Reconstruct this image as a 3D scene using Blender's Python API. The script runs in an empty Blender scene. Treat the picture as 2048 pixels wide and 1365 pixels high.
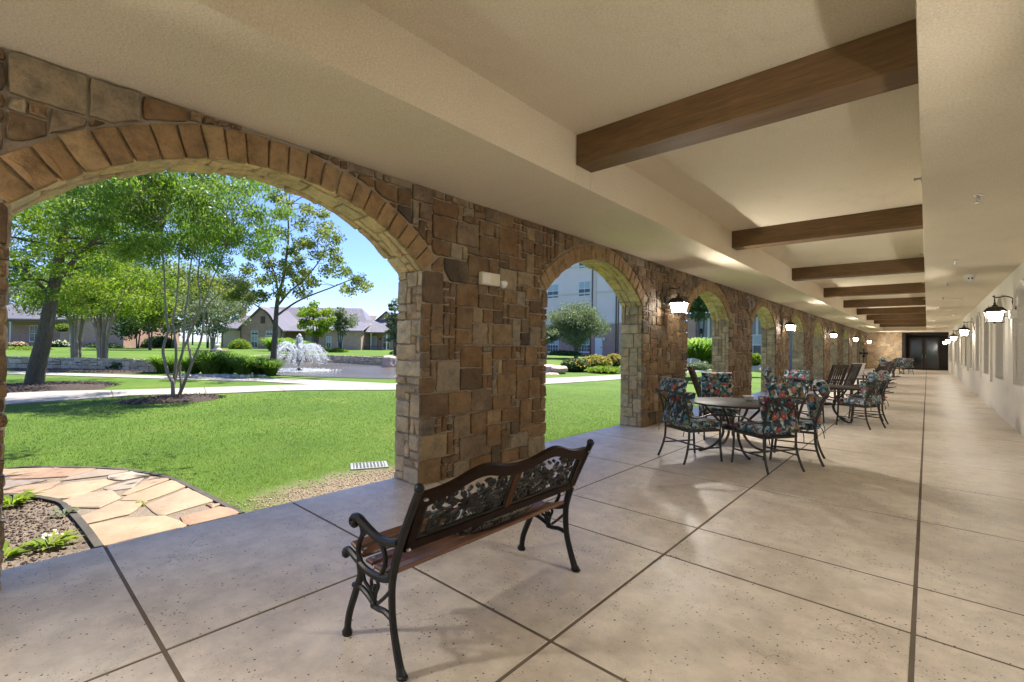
import bpy, bmesh, math, random
import numpy as np
from mathutils import Vector, Matrix
random.seed(7); NR = np.random.default_rng(11)
S = bpy.context.scene; COL = S.collection
PI = math.pi

# ---------------------------------------------------------------- camera
FPX, YAW, PITCH, ROLL, CAMH = 934.591, math.radians(41.638), math.radians(0.613), math.radians(0.876), 1.5
_c, _s = math.cos, math.sin
_f = Vector((-_s(YAW)*_c(PITCH), _c(YAW)*_c(PITCH), _s(PITCH)))
_r0 = Vector((_c(YAW), _s(YAW), 0)); _u0 = _r0.cross(_f)
_r = _r0*_c(ROLL) + _u0*_s(ROLL); _u = -_r0*_s(ROLL) + _u0*_c(ROLL)
CAM = Vector((0, 0, CAMH))
cam = bpy.data.cameras.new('camera'); camo = bpy.data.objects.new('camera', cam); COL.objects.link(camo)
camo.matrix_world = Matrix(((_r.x, _u.x, -_f.x, 0), (_r.y, _u.y, -_f.y, 0), (_r.z, _u.z, -_f.z, CAMH), (0, 0, 0, 1)))
cam.sensor_width = 36; cam.lens = FPX/2048*36; cam.clip_start = .05; cam.clip_end = 3000
S.camera = camo

def ray(px, py):
    return _r*((px-1024)/FPX) + _u*(-(py-682.5)/FPX) + _f
def at(px, py, D):            # a point of the place at depth D
    return CAM + ray(px, py)*D
def gz(px, py, z=0.0):        # a point of the place on level z
    d = ray(px, py); return CAM + d*((z-CAMH)/d.z)

# ---------------------------------------------------------------- materials
def newmat(name):
    m = bpy.data.materials.new(name); m.use_nodes = True
    nt = m.node_tree; nt.nodes.clear()
    o = nt.nodes.new('ShaderNodeOutputMaterial'); b = nt.nodes.new('ShaderNodeBsdfPrincipled')
    nt.links.new(b.outputs[0], o.inputs[0])
    return m, nt, b, o
def N(nt, t, **k):
    n = nt.nodes.new(t)
    for a, v in k.items():
        if a.startswith('i_'):
            n.inputs[a[2:].replace('_', ' ')].default_value = v
        else: setattr(n, a, v)
    return n
def L(nt, a, b): nt.links.new(a, b)
def coords(nt, world=False):
    if world: return N(nt, 'ShaderNodeNewGeometry').outputs['Position']
    return N(nt, 'ShaderNodeTexCoord').outputs['Object']
def noise(nt, co, scale, detail=4, rough=.6, sx=None):
    if sx:
        mp = N(nt, 'ShaderNodeMapping'); mp.inputs['Scale'].default_value = sx; L(nt, co, mp.inputs['Vector']); co = mp.outputs[0]
    n = N(nt, 'ShaderNodeTexNoise'); n.inputs['Scale'].default_value = scale; n.inputs['Detail'].default_value = detail
    n.inputs['Roughness'].default_value = rough; L(nt, co, n.inputs['Vector']); return n.outputs['Fac']
def ramp(nt, fac, stops, interp='LINEAR'):
    r = N(nt, 'ShaderNodeValToRGB'); e = r.color_ramp; e.interpolation = interp
    while len(e.elements) < len(stops): e.elements.new(.5)
    for el, (p, c) in zip(e.elements, stops):
        el.position = p; el.color = tuple(c)+((1,) if len(c) == 3 else ())
    L(nt, fac, r.inputs[0]); return r.outputs[0]
def math_(nt, op, a, b=None, clamp=False):
    n = N(nt, 'ShaderNodeMath', operation=op, use_clamp=clamp)
    for i, x in enumerate((a, b)):
        if x is None: continue
        if isinstance(x, (int, float)): n.inputs[i].default_value = x
        else: L(nt, x, n.inputs[i])
    return n.outputs[0]
def mix(nt, fac, a, b, bt='MIX'):
    n = N(nt, 'ShaderNodeMix', data_type='RGBA', blend_type=bt)
    for i, x in ((0, fac), (6, a), (7, b)):
        if isinstance(x, (int, float)): n.inputs[i].default_value = x
        elif isinstance(x, tuple): n.inputs[i].default_value = x+((1,) if len(x) == 3 else ())
        else: L(nt, x, n.inputs[i])
    return n.outputs[2]
def bump(nt, b, h, strength=.3, dist=.01, prev=None):
    n = N(nt, 'ShaderNodeBump'); n.inputs['Strength'].default_value = strength; n.inputs['Distance'].default_value = dist
    L(nt, h, n.inputs['Height'])
    if prev is not None: L(nt, prev, n.inputs['Normal'])
    L(nt, n.outputs[0], b.inputs['Normal']); return n.outputs[0]
def M(name, c1, c2=None, rough=.6, scale=4, bscale=80, bstr=.15, bdist=.004, metal=0., spec=.5, sx=None, world=False, detail=5, emit=None):
    m, nt, b, o = newmat(name)
    co = coords(nt, world)
    if c2 is None: c2 = tuple(x*.8 for x in c1)
    f = noise(nt, co, scale, detail, sx=sx)
    L(nt, ramp(nt, f, [(.3, c1), (.7, c2)]), b.inputs['Base Color'])
    b.inputs['Roughness'].default_value = rough; b.inputs['Metallic'].default_value = metal
    b.inputs['Specular IOR Level'].default_value = spec
    if bstr: bump(nt, b, noise(nt, co, bscale, 3, sx=sx), bstr, bdist)
    if emit:
        b.inputs['Emission Color'].default_value = emit[0]+(1,); b.inputs['Emission Strength'].default_value = emit[1]
    return m

def rnd_attr(nt, name='rnd'):
    return N(nt, 'ShaderNodeAttribute', attribute_name=name).outputs['Fac']

# ---------------------------------------------------------------- mesh collecting
class MB:
    def __init__(s): s.v = []; s.f = []; s.r = []; s.rv = 0.
    def add(s, vs, fs):
        n = len(s.v); s.v += [tuple(p) for p in vs]; s.f += [tuple(i+n for i in q) for q in fs]; s.r += [s.rv]*len(vs); return n
    def quad(s, a, b, c, d): s.add((a, b, c, d), ((0, 1, 2, 3),))
    def box(s, lo, hi, bev=0., mat=None):
        lo = Vector(lo); hi = Vector(hi)
        if bev <= 0:
            x0, y0, z0 = lo; x1, y1, z1 = hi
            vs = [(x0,y0,z0),(x1,y0,z0),(x1,y1,z0),(x0,y1,z0),(x0,y0,z1),(x1,y0,z1),(x1,y1,z1),(x0,y1,z1)]
            fs = [(0,3,2,1),(4,5,6,7),(0,1,5,4),(1,2,6,5),(2,3,7,6),(3,0,4,7)]
        else:
            bm = bmesh.new(); bmesh.ops.create_cube(bm, size=1)
            d = hi-lo
            for q in bm.verts: q.co = Vector((lo[i]+(q.co[i]+.5)*d[i] for i in range(3)))
            bmesh.ops.bevel(bm, geom=list(bm.edges), offset=min(bev, min(d)*.45), segments=1, profile=.5, affect='EDGES')
            bm.verts.index_update(); vs = [q.co.copy() for q in bm.verts]; fs = [[w.index for w in q.verts] for q in bm.faces]; bm.free()
        if mat is not None: vs = [mat @ Vector(p) for p in vs]
        s.add(vs, fs)
    def bar(s, a, b, w, h, up=(0, 0, 1), bev=0.):       # rectangular bar from a to b
        a = Vector(a); b = Vector(b); d = (b-a); l = d.length; z = d.normalized(); u = Vector(up)
        x = u.cross(z)
        if x.length < 1e-5: x = Vector((1, 0, 0)).cross(z)
        x.normalize(); y = z.cross(x)
        m = Matrix(((x.x, y.x, z.x, a.x), (x.y, y.y, z.y, a.y), (x.z, y.z, z.z, a.z), (0, 0, 0, 1)))
        s.box((-w/2, -h/2, 0), (w/2, h/2, l), bev, m)
    def tube(s, pts, rad, n=8, cap=True, flat=None):     # flat=(up, ratio): squashed section
        pts = [Vector(p) for p in pts]; k = len(pts)
        if not hasattr(rad, '__len__'): rad = [rad]*k
        t0 = (pts[1]-pts[0]).normalized(); ref = Vector((0, 0, 1)) if abs(t0.z) < .9 else Vector((1, 0, 0))
        if flat: ref = Vector(flat[0])
        vs = []
        for i, p in enumerate(pts):
            t = (pts[min(i+1, k-1)]-pts[max(i-1, 0)]).normalized()
            x = ref-t*ref.dot(t)
            if x.length < 1e-4: x = Vector((1, 0, 0))-t*t.x
            x.normalize(); y = t.cross(x)
            if not flat: ref = x
            fr = flat[1] if flat else 1
            for j in range(n):
                a = 2*PI*(j+.5)/n; vs.append(p+(x*math.cos(a)*fr+y*math.sin(a))*rad[i])
        fs = [(i*n+j, i*n+(j+1) % n, (i+1)*n+(j+1) % n, (i+1)*n+j) for i in range(k-1) for j in range(n)]
        if cap: fs += [tuple(range(n-1, -1, -1)), tuple((k-1)*n+j for j in range(n))]
        s.add(vs, fs)
    def lathe(s, prof, c=(0, 0, 0), n=20, a0=0., sq=None):   # prof [(r,z)]
        c = Vector(c); vs = []; k = len(prof)
        for r, z in prof:
            for j in range(n):
                a = a0+2*PI*j/n; vs.append(c+Vector((r*math.cos(a), r*math.sin(a), z)))
        fs = [(i*n+j, i*n+(j+1) % n, (i+1)*n+(j+1) % n, (i+1)*n+j) for i in range(k-1) for j in range(n)]
        if prof[0][0] > 1e-6: fs.append(tuple(range(n-1, -1, -1)))
        if prof[-1][0] > 1e-6: fs.append(tuple((k-1)*n+j for j in range(n)))
        s.add(vs, fs)
    def prism(s, out, fn, t0, t1):      # 2-D outline extruded; fn(u,v,t)->3D
        k = len(out); vs = [fn(u, v, t0) for u, v in out]+[fn(u, v, t1) for u, v in out]
        s.add(vs, [tuple(range(k-1, -1, -1)), tuple(range(k, 2*k))]+[(i, (i+1) % k, k+(i+1) % k, k+i) for i in range(k)])
    def ball(s, c, r, n=10, m=7):
        if not hasattr(r, '__len__'): r = (r, r, r)
        vs = []
        for i in range(1, m):
            a = PI*i/m
            for j in range(n):
                b = 2*PI*j/n; vs.append((c[0]+r[0]*math.sin(a)*math.cos(b), c[1]+r[1]*math.sin(a)*math.sin(b), c[2]+r[2]*math.cos(a)))
        vs += [(c[0], c[1], c[2]+r[2]), (c[0], c[1], c[2]-r[2])]; t = len(vs)-2
        fs = [(i*n+j, (i+1)*n+j, (i+1)*n+(j+1) % n, i*n+(j+1) % n) for i in range(m-2) for j in range(n)]
        fs += [(t, j, (j+1) % n) for j in range(n)]+[(t+1, (m-2)*n+(j+1) % n, (m-2)*n+j) for j in range(n)]
        s.add(vs, fs)
    def build(s, name, mat, parent=None, smooth=True, angle=35, fix=True):
        me = bpy.data.meshes.new(name); me.from_pydata(s.v, [], s.f)
        if fix:
            bm = bmesh.new(); bm.from_mesh(me); bmesh.ops.recalc_face_normals(bm, faces=bm.faces); bm.to_mesh(me); bm.free()
        a = me.attributes.new('rnd', 'FLOAT', 'POINT'); a.data.foreach_set('value', np.array(s.r, dtype=np.float32))
        return link(name, me, mat, parent, smooth, angle)
def link(name, me, mat, parent=None, smooth=True, angle=35):
    if mat is not None: me.materials.append(mat)
    if smooth:
        me.polygons.foreach_set('use_smooth', [True]*len(me.polygons))
        if angle: me.set_sharp_from_angle(angle=math.radians(angle))
    o = bpy.data.objects.new(name, me); COL.objects.link(o)
    if parent is not None: o.parent = parent
    return o
def npmesh(name, V, F, mat, parent=None, rnd=None, smooth=False):     # V (n,3), F (m,k) arrays
    me = bpy.data.meshes.new(name); V = np.asarray(V, np.float32); F = np.asarray(F, np.int32); m, k = F.shape
    me.vertices.add(len(V)); me.vertices.foreach_set('co', V.ravel())
    me.loops.add(m*k); me.loops.foreach_set('vertex_index', F.ravel())
    me.polygons.add(m); me.polygons.foreach_set('loop_start', np.arange(0, m*k, k, dtype=np.int32))
    if smooth: me.polygons.foreach_set('use_smooth', np.ones(m, bool))
    me.update(calc_edges=True); me.validate()
    if rnd is not None:
        a = me.attributes.new('rnd', 'FLOAT', 'POINT'); a.data.foreach_set('value', np.asarray(rnd, np.float32))
    me.materials.append(mat)
    o = bpy.data.objects.new(name, me); COL.objects.link(o)
    if parent is not None: o.parent = parent
    return o
def tag(o, label=None, cat=None, group=None, kind=None):
    if label: o['label'] = label
    if cat: o['category'] = cat
    if group: o['group'] = group
    if kind: o['kind'] = kind
    return o
def thing(name, label, cat, loc=(0, 0, 0), rz=0., group=None):
    o = bpy.data.objects.new(name, None); COL.objects.link(o); o.location = loc; o.rotation_euler = (0, 0, rz)
    o.empty_display_size = .1
    return tag(o, label, cat, group, 'thing')
KIDS = {}
def copy_tree(o, loc=None, rz=None, label=None, parent=None):
    c = o.copy(); COL.objects.link(c); c.parent = parent
    if loc is not None: c.location = loc
    if rz is not None: c.rotation_euler = (0, 0, rz)
    if label: c['label'] = label
    for ch in [q for q in bpy.data.objects if q.parent is o]:
        copy_tree(ch, parent=c)
    return c
def lerp(a, b, t): return a+(b-a)*t
def curve(pts, n=8):           # Catmull-Rom through points
    P = [Vector(p) if len(p) == 3 else Vector((p[0], p[1], 0)) for p in pts]; P = [P[0]*2-P[1]]+P+[P[-1]*2-P[-2]]; out = []
    for i in range(1, len(P)-2):
        a, b, c, d = P[i-1:i+3]
        for k in range(n):
            t = k/n; out.append(.5*((2*b)+(c-a)*t+(2*a-5*b+4*c-d)*t*t+(3*b-a-3*c+d)*t**3))
    out.append(P[-2]); return out
EXPO, LAMP = 2.55, 66.
# ---------------------------------------------------------------- corridor constants
XL, XO, XR, ZC, XS, XM, ZU = -4.02, -4.47, 1.31, 3.185, -2.715, -.05, 3.685
PER, A0, SPAN, SPRING, RIN, ROUT = 5.15, .05, 3.04, 2.30, 2.10, 2.31
HC = SPAN/2; CZ = 2.95-RIN
YEND = 52.0

# stone material: every stone carries its own random number, mortar carries -1
def stone_mat(name, pal, mortar, bs=1.0, rough=.72):
    m, nt, b, o = newmat(name); co = coords(nt); r = rnd_attr(nt)
    k = len(pal); base = ramp(nt, r, [(i/(k-1), c) for i, c in enumerate(pal)])
    n1 = noise(nt, co, 9, 6, .65); n2 = noise(nt, co, 42, 5, .7); n3 = noise(nt, co, 3.2, 3)
    c = mix(nt, .85, base, ramp(nt, n1, [(.25, (.36, .34, .32)), (.5, (1, 1, 1)), (.76, (1.5, 1.38, 1.15))]), 'MULTIPLY')
    c = mix(nt, .55, c, ramp(nt, n2, [(.3, (.6, .57, .55)), (.6, (1.1, 1.08, 1.05))]), 'MULTIPLY')
    c = mix(nt, math_(nt, 'MULTIPLY', ramp(nt, n3, [(.5, (0, 0, 0)), (.75, (1, 1, 1))]), .35), c, (.36, .27, .16))
    mo = ramp(nt, n2, [(.3, tuple(x*.75 for x in mortar)), (.7, mortar)])
    c = mix(nt, math_(nt, 'LESS_THAN', r, -.5), c, mo)
    L(nt, c, b.inputs['Base Color']); b.inputs['Roughness'].default_value = rough; b.inputs['Specular IOR Level'].default_value = .35
    v = N(nt, 'ShaderNodeTexVoronoi', feature='F1'); v.inputs['Scale'].default_value = 14; L(nt, co, v.inputs['Vector'])
    h = math_(nt, 'ADD', math_(nt, 'MULTIPLY', n1, 1.2), math_(nt, 'ADD', math_(nt, 'MULTIPLY', n2, .5), math_(nt, 'MULTIPLY', v.outputs['Distance'], .5)))
    bump(nt, b, h, .55*bs, .018)
    return m
STONE = stone_mat('brown_ashlar_stone', [(0.1442, 0.088, 0.044), (0.186, 0.112, 0.0528), (0.1163, 0.073, 0.0407), (0.2185, 0.143, 0.0726), (0.0791, 0.055, 0.0363), (0.1628, 0.094, 0.0429), (0.2511, 0.18, 0.1012), (0.0558, 0.042, 0.033), (0.1767, 0.104, 0.0473), (0.1488, 0.112, 0.077), (0.1535, 0.086, 0.0374), (0.2325, 0.205, 0.1595), (0.1674, 0.1, 0.0462), (0.2883, 0.235, 0.154), (0.1209, 0.105, 0.088)], (.34,.285,.22), 1.2)
JAMB = stone_mat('lit_tone_jamb_stone', [(.48,.375,.24),(.41,.305,.19),(.52,.425,.29),(.36,.255,.155),(.30,.25,.185),(.50,.385,.235),(.43,.355,.25)], (.42,.37,.29), 1.1)  # lighter copy of the wall stone, daylight on the jambs put into its colour
RING = stone_mat('tan_arch_stone', [(.30,.20,.10),(.255,.165,.08),(.335,.235,.125),(.28,.18,.088),(.23,.148,.075)], (.15,.12,.09), 1.1)
SOFFIT = stone_mat('lit_tone_soffit_stone', [(.58,.46,.29),(.52,.40,.23),(.62,.51,.34),(.48,.40,.27),(.55,.42,.25)], (.45,.38,.27), 1.0)  # tan raised to carry the daylight caught by the arch undersides

SIZES = [((1,1),2),((2,1),4),((3,1),3),((1,2),4),((2,2),10),((3,2),17),((4,2),13),((2,3),3),((3,3),12),((4,3),11),((5,3),3),((3,4),2),((4,4),3),((1,3),1)]
def pack(nu, nv, blocked, rng, sizes=SIZES):
    occ = [[blocked(i, j) for j in range(nv)] for i in range(nu)]; out = []
    ss = [q[0] for q in sizes]; ww = [q[1] for q in sizes]
    for j in range(nv):
        for i in range(nu):
            if occ[i][j]: continue
            for _ in range(7):
                w, h = rng.choices(ss, ww)[0]
                if i+w <= nu and j+h <= nv and not any(occ[a][b] for a in range(i, i+w) for b in range(j, j+h)): break
            else: w = h = 1
            for a in range(i, i+w):
                for b in range(j, j+h): occ[a][b] = True
            out.append((i, j, w, h))
    return out
def clip_half(poly, p, n):         # keep the side where (q-p).n >= 0
    out = []
    for a, b in zip(poly, poly[1:]+poly[:1]):
        da = (a[0]-p[0])*n[0]+(a[1]-p[1])*n[1]; db = (b[0]-p[0])*n[0]+(b[1]-p[1])*n[1]
        if da >= 0: out.append(a)
        if (da >= 0) != (db >= 0):
            t = da/(da-db); out.append((a[0]+(b[0]-a[0])*t, a[1]+(b[1]-a[1])*t))
    return out
def stone(mb, poly, fn, flip, rng, t=.024, seg=.06, jit=.005, rough=.007):
    cu = sum(p[0] for p in poly)/len(poly); cv = sum(p[1] for p in poly)/len(poly)
    pts = []
    for a, b in zip(poly, poly[1:]+poly[:1]):
        l = math.hypot(b[0]-a[0], b[1]-a[1]); k = max(2, int(l/seg+.5))
        for i in range(k):
            q = i/k; u = a[0]+(b[0]-a[0])*q; v = a[1]+(b[1]-a[1])*q
            if i == 0:
                d = math.hypot(cu-u, cv-v)+1e-6; s_ = rng.uniform(.001, .008); u += (cu-u)/d*s_; v += (cv-v)/d*s_
            pts.append((u+rng.uniform(-jit, jit), v+rng.uniform(-jit, jit)))
    k = len(pts); vs = []
    sz = min(max(abs(p[0]-cu) for p in pts), max(abs(p[1]-cv) for p in pts))
    tt = t+rng.uniform(-.004, .008); su = rng.uniform(-.006, .006); sv = rng.uniform(-.006, .006)
    def ring(ins, d, rz):
        for u, v in pts:
            dd = math.hypot(cu-u, cv-v)+1e-6; q = min(ins, dd*.6)/dd
            uu = u+(cu-u)*q; vv = v+(cv-v)*q
            vs.append(fn(uu, vv, d+rng.uniform(-rz, rz)+((uu-cu)/max(sz, .05)*su+(vv-cv)/max(sz, .05)*sv if d > 0 else 0)))
    ring(0, -.012, 0); ring(.001, tt-.007, .001); ring(.008, tt, rough*.5); ring(sz*.55, tt+.003, rough)
    vs.append(fn(cu, cv, tt+.003+rng.uniform(-rough, rough)))
    fs = []
    for r in range(3):
        for i in range(k):
            j = (i+1) % k; q = (r*k+i, r*k+j, (r+1)*k+j, (r+1)*k+i); fs.append(q[::-1] if flip else q)
    for i in range(k):
        q = (3*k+i, 3*k+(i+1) % k, 4*k); fs.append(q[::-1] if flip else q)
    mb.rv = rng.random(); mb.add(vs, fs); mb.rv = -1.
def handed(fn, u=0., v=0.):
    o = Vector(fn(u, v, 0)); a = Vector(fn(u+.01, v, 0))-o; b = Vector(fn(u, v+.01, 0))-o; c = Vector(fn(u, v, .01))-o
    return a.cross(b).dot(c) < 0
TH = math.asin(HC/RIN)
def ring_pts(cy, R, n, z0=CZ, hc=HC):
    a = math.asin(hc/R); return [(cy+R*math.sin(-a+2*a*i/n), z0+R*math.cos(-a+2*a*i/n)) for i in range(n+1)]

MG = .0068
def masonry_face(mb, ubr, vbr, blocked, fn, rng, cut=None, over=None, sizes=SIZES, **kw):
    fl = handed(fn, ubr[0], vbr[0])
    for i, j, w, h in pack(len(ubr)-1, len(vbr)-1, blocked, rng, sizes):
        u0, u1, v0, v1 = ubr[i]+MG, ubr[i+w]-MG, vbr[j]+MG, vbr[j+h]-MG
        if over: u0, u1 = over(u0, u1, v0, v1)
        poly = [(u0, v0), (u1, v0), (u1, v1), (u0, v1)]
        if cut: poly = cut(poly)
        if poly and len(poly) >= 3:
            us = [p[0] for p in poly]; vs = [p[1] for p in poly]
            ar = abs(sum(a[0]*b[1]-b[0]*a[1] for a, b in zip(poly, poly[1:]+poly[:1])))/2
            if ar > .0012 and max(us)-min(us) > .025 and max(vs)-min(vs) > .025: stone(mb, poly, fn, fl, rng, **kw)

def arch_panel(mb, y0, y1, z0, z1, cy, hc, sill, spring, R, cz, xf, xb=None, back=None, n=18):
    """wall panel with one arched opening: front at xf, reveal to xb, back face at back"""
    a0, a1 = cy-hc, cy+hc; arc = ring_pts(cy, R, n, cz, hc); arc[0] = (a0, spring); arc[-1] = (a1, spring)
    for x in [xf]+([back] if back is not None else []):
        mb.quad((x,y0,z0),(x,a0,z0),(x,a0,z1),(x,y0,z1)); mb.quad((x,a1,z0),(x,y1,z0),(x,y1,z1),(x,a1,z1))
        if sill > z0: mb.quad((x,a0,z0),(x,a1,z0),(x,a1,sill),(x,a0,sill))
        for (ya, za), (yb, zb) in zip(arc, arc[1:]): mb.quad((x,ya,za),(x,yb,zb),(x,yb,z1),(x,ya,z1))
    if xb is not None:
        pts = [(a0, sill)]+arc+[(a1, sill)]
        for (ya, za), (yb, zb) in zip(pts, pts[1:]): mb.quad((xf,ya,za),(xf,yb,zb),(xb,yb,zb),(xb,ya,za))
        if sill > z0: mb.quad((xf,a0,sill),(xf,a1,sill),(xb,a1,sill),(xb,a0,sill))

# ---------------------------------------------------------------- arcade wall
wall = thing('stone_wall', 'long brown stone arcade wall pierced by round-headed arches along the garden', 'wall')
mb = MB(); mb.rv = -1.
arch_ids = range(-2, 10)
for k in arch_ids:
    y0 = A0+PER*k; y1 = y0+PER
    arch_panel(mb, y0-(0 if k > -2 else .5), y1 if k < 9 else YEND, -.1, ZC+.3, y0+HC, HC, -.1, SPRING, RIN, CZ, XL, XO, XO)
def face_fn(u, v, d): return (XL+d, u, v)
vbr = [2.3*j/26 for j in range(37)]; vbr[-1] = ZC-.004
rng = random.Random(5)
for k in range(-1, 10):
    y0 = A0+PER*k; cy = y0+HC
    ubr = [y0+SPAN*i/34 for i in range(34)]+[y0+SPAN+(PER-SPAN)*i/24 for i in range(25)]
    if k == 9: ubr = [u for u in ubr]
    def blocked(i, j):
        u = (ubr[i]+ubr[i+1])/2; v = (vbr[j]+vbr[j+1])/2
        if i < 34 and v < SPRING: return True
        if k == -1 and u < -.7: return True
        for c in (cy, cy+PER):
            if v > CZ and math.hypot(u-c, v-CZ) < ROUT-.03 and math.atan2(abs(u-c), v-CZ) < TH: return True
        if k == -1 and u < cy: return True
        return False
    def cut(poly):
        for c in (cy, cy+PER):
            cu = sum(p[0] for p in poly)/len(poly); cv = sum(p[1] for p in poly)/len(poly); sg = 1 if cu > c else -1
            if abs(cu-c) < HC+.6 and cv > SPRING-.35:
                if math.atan2(abs(cu-c), cv-CZ) < TH+.02 or math.hypot(cu-c, cv-CZ) > ROUT+.10:
                    n = Vector((cu-c, cv-CZ)); n.normalize(); R = ROUT+.012
                    if min(math.hypot(p[0]-c, p[1]-CZ) for p in poly) < R+.02:
                        poly = clip_half(poly, (c+n.x*R, CZ+n.y*R), (n.x, n.y))
                else:
                    q = TH+.006; poly = clip_half(poly, (c+sg*2*math.sin(q), CZ+2*math.cos(q)), (sg*math.cos(q), -math.sin(q)))
                if len(poly) < 3: return None
        return poly
    a0, a1 = y0+SPAN, y0+PER
    def over(u0, u1, v0, v1):
        if v0 < SPRING:
            if abs(u0-a0) < .03: u0 = a0-.028+rng.uniform(-.012, .010)
            if abs(u1-a1) < .03: u1 = a1+.028+rng.uniform(-.010, .012)
        return u0, u1
    det = dict(seg=.055) if k < 2 else dict(seg=.14)
    masonry_face(mb, ubr, vbr, blocked, face_fn, rng, cut, over, **det)
    # jambs
    xbr = [XO+(XL-XO)*i/5 for i in range(6)]; jv = [SPRING*j/26 for j in range(27)]
    JS = [((1,1),2),((2,1),5),((3,1),3),((1,2),4),((2,2),9),((3,2),7),((2,3),5),((3,3),5),((5,2),2),((4,2),4)]
    jb = MB(); jb.rv = -1.
    if k < 9:
        masonry_face(jb, xbr, jv, lambda i, j: False, lambda u, v, d: (u, a0-d, v), rng, sizes=JS, **det)
        jc = MB(); jc.rv = -1.; masonry_face(jc, xbr, jv, lambda i, j: False, lambda u, v, d: (u, a1+d, v), rng, sizes=JS, seg=.14); jc.build('jamb_facing', JAMB, wall, angle=30, fix=False)
    else:
        masonry_face(jb, xbr, jv, lambda i, j: False, lambda u, v, d: (u, a0-d, v), rng, sizes=JS, **det)
    jb.build('jamb_facing', JAMB, wall, angle=30, fix=False)
mb.build('wall', STONE, wall, angle=30, fix=False)
rng = random.Random(9)
for k in range(-1, 10):
    cy = A0+PER*k+HC; rb = MB(); rb.rv = -1.
    def rf(u, v, d): return (XL+d, cy+(RIN+v)*math.sin(u/RIN), CZ+(RIN+v)*math.cos(u/RIN))
    def inf(u, v, d): return (v, cy+(RIN-d)*math.sin(u/RIN), CZ+(RIN-d)*math.cos(u/RIN))
    fl = handed(rf); nv = 23; e = TH*RIN
    br = [-e+2*e*i/nv+(rng.uniform(-.012, .012) if 0 < i < nv else 0) for i in range(nv+1)]
    for i in range(nv):
        vo = rng.uniform(-.012, .006)
        stone(rb, [(br[i]+.006, -.03), (br[i+1]-.006, -.03), (br[i+1]-.006, .205+vo), (br[i]+.006, .205+vo)], rf, fl, rng, t=.026, seg=.075 if k < 3 else .12, jit=.004)
    ib = MB(); ib.rv = -1.
    nb = 30; ub = [-e+2*e*i/nb for i in range(nb+1)]; xb = [XO+(XL-XO)*i/4 for i in range(5)]
    masonry_face(ib, ub, xb, lambda i, j: False, inf, rng, sizes=[((2,1),3),((3,1),6),((4,1),4),((3,2),8),((2,2),6),((4,2),4),((1,1),1)], t=.02, seg=.09 if k < 3 else .15)
    rb.build('arch_ring', RING, wall, angle=30, fix=False); ib.build('arch_soffit', SOFFIT, wall, angle=30, fix=False)

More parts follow.
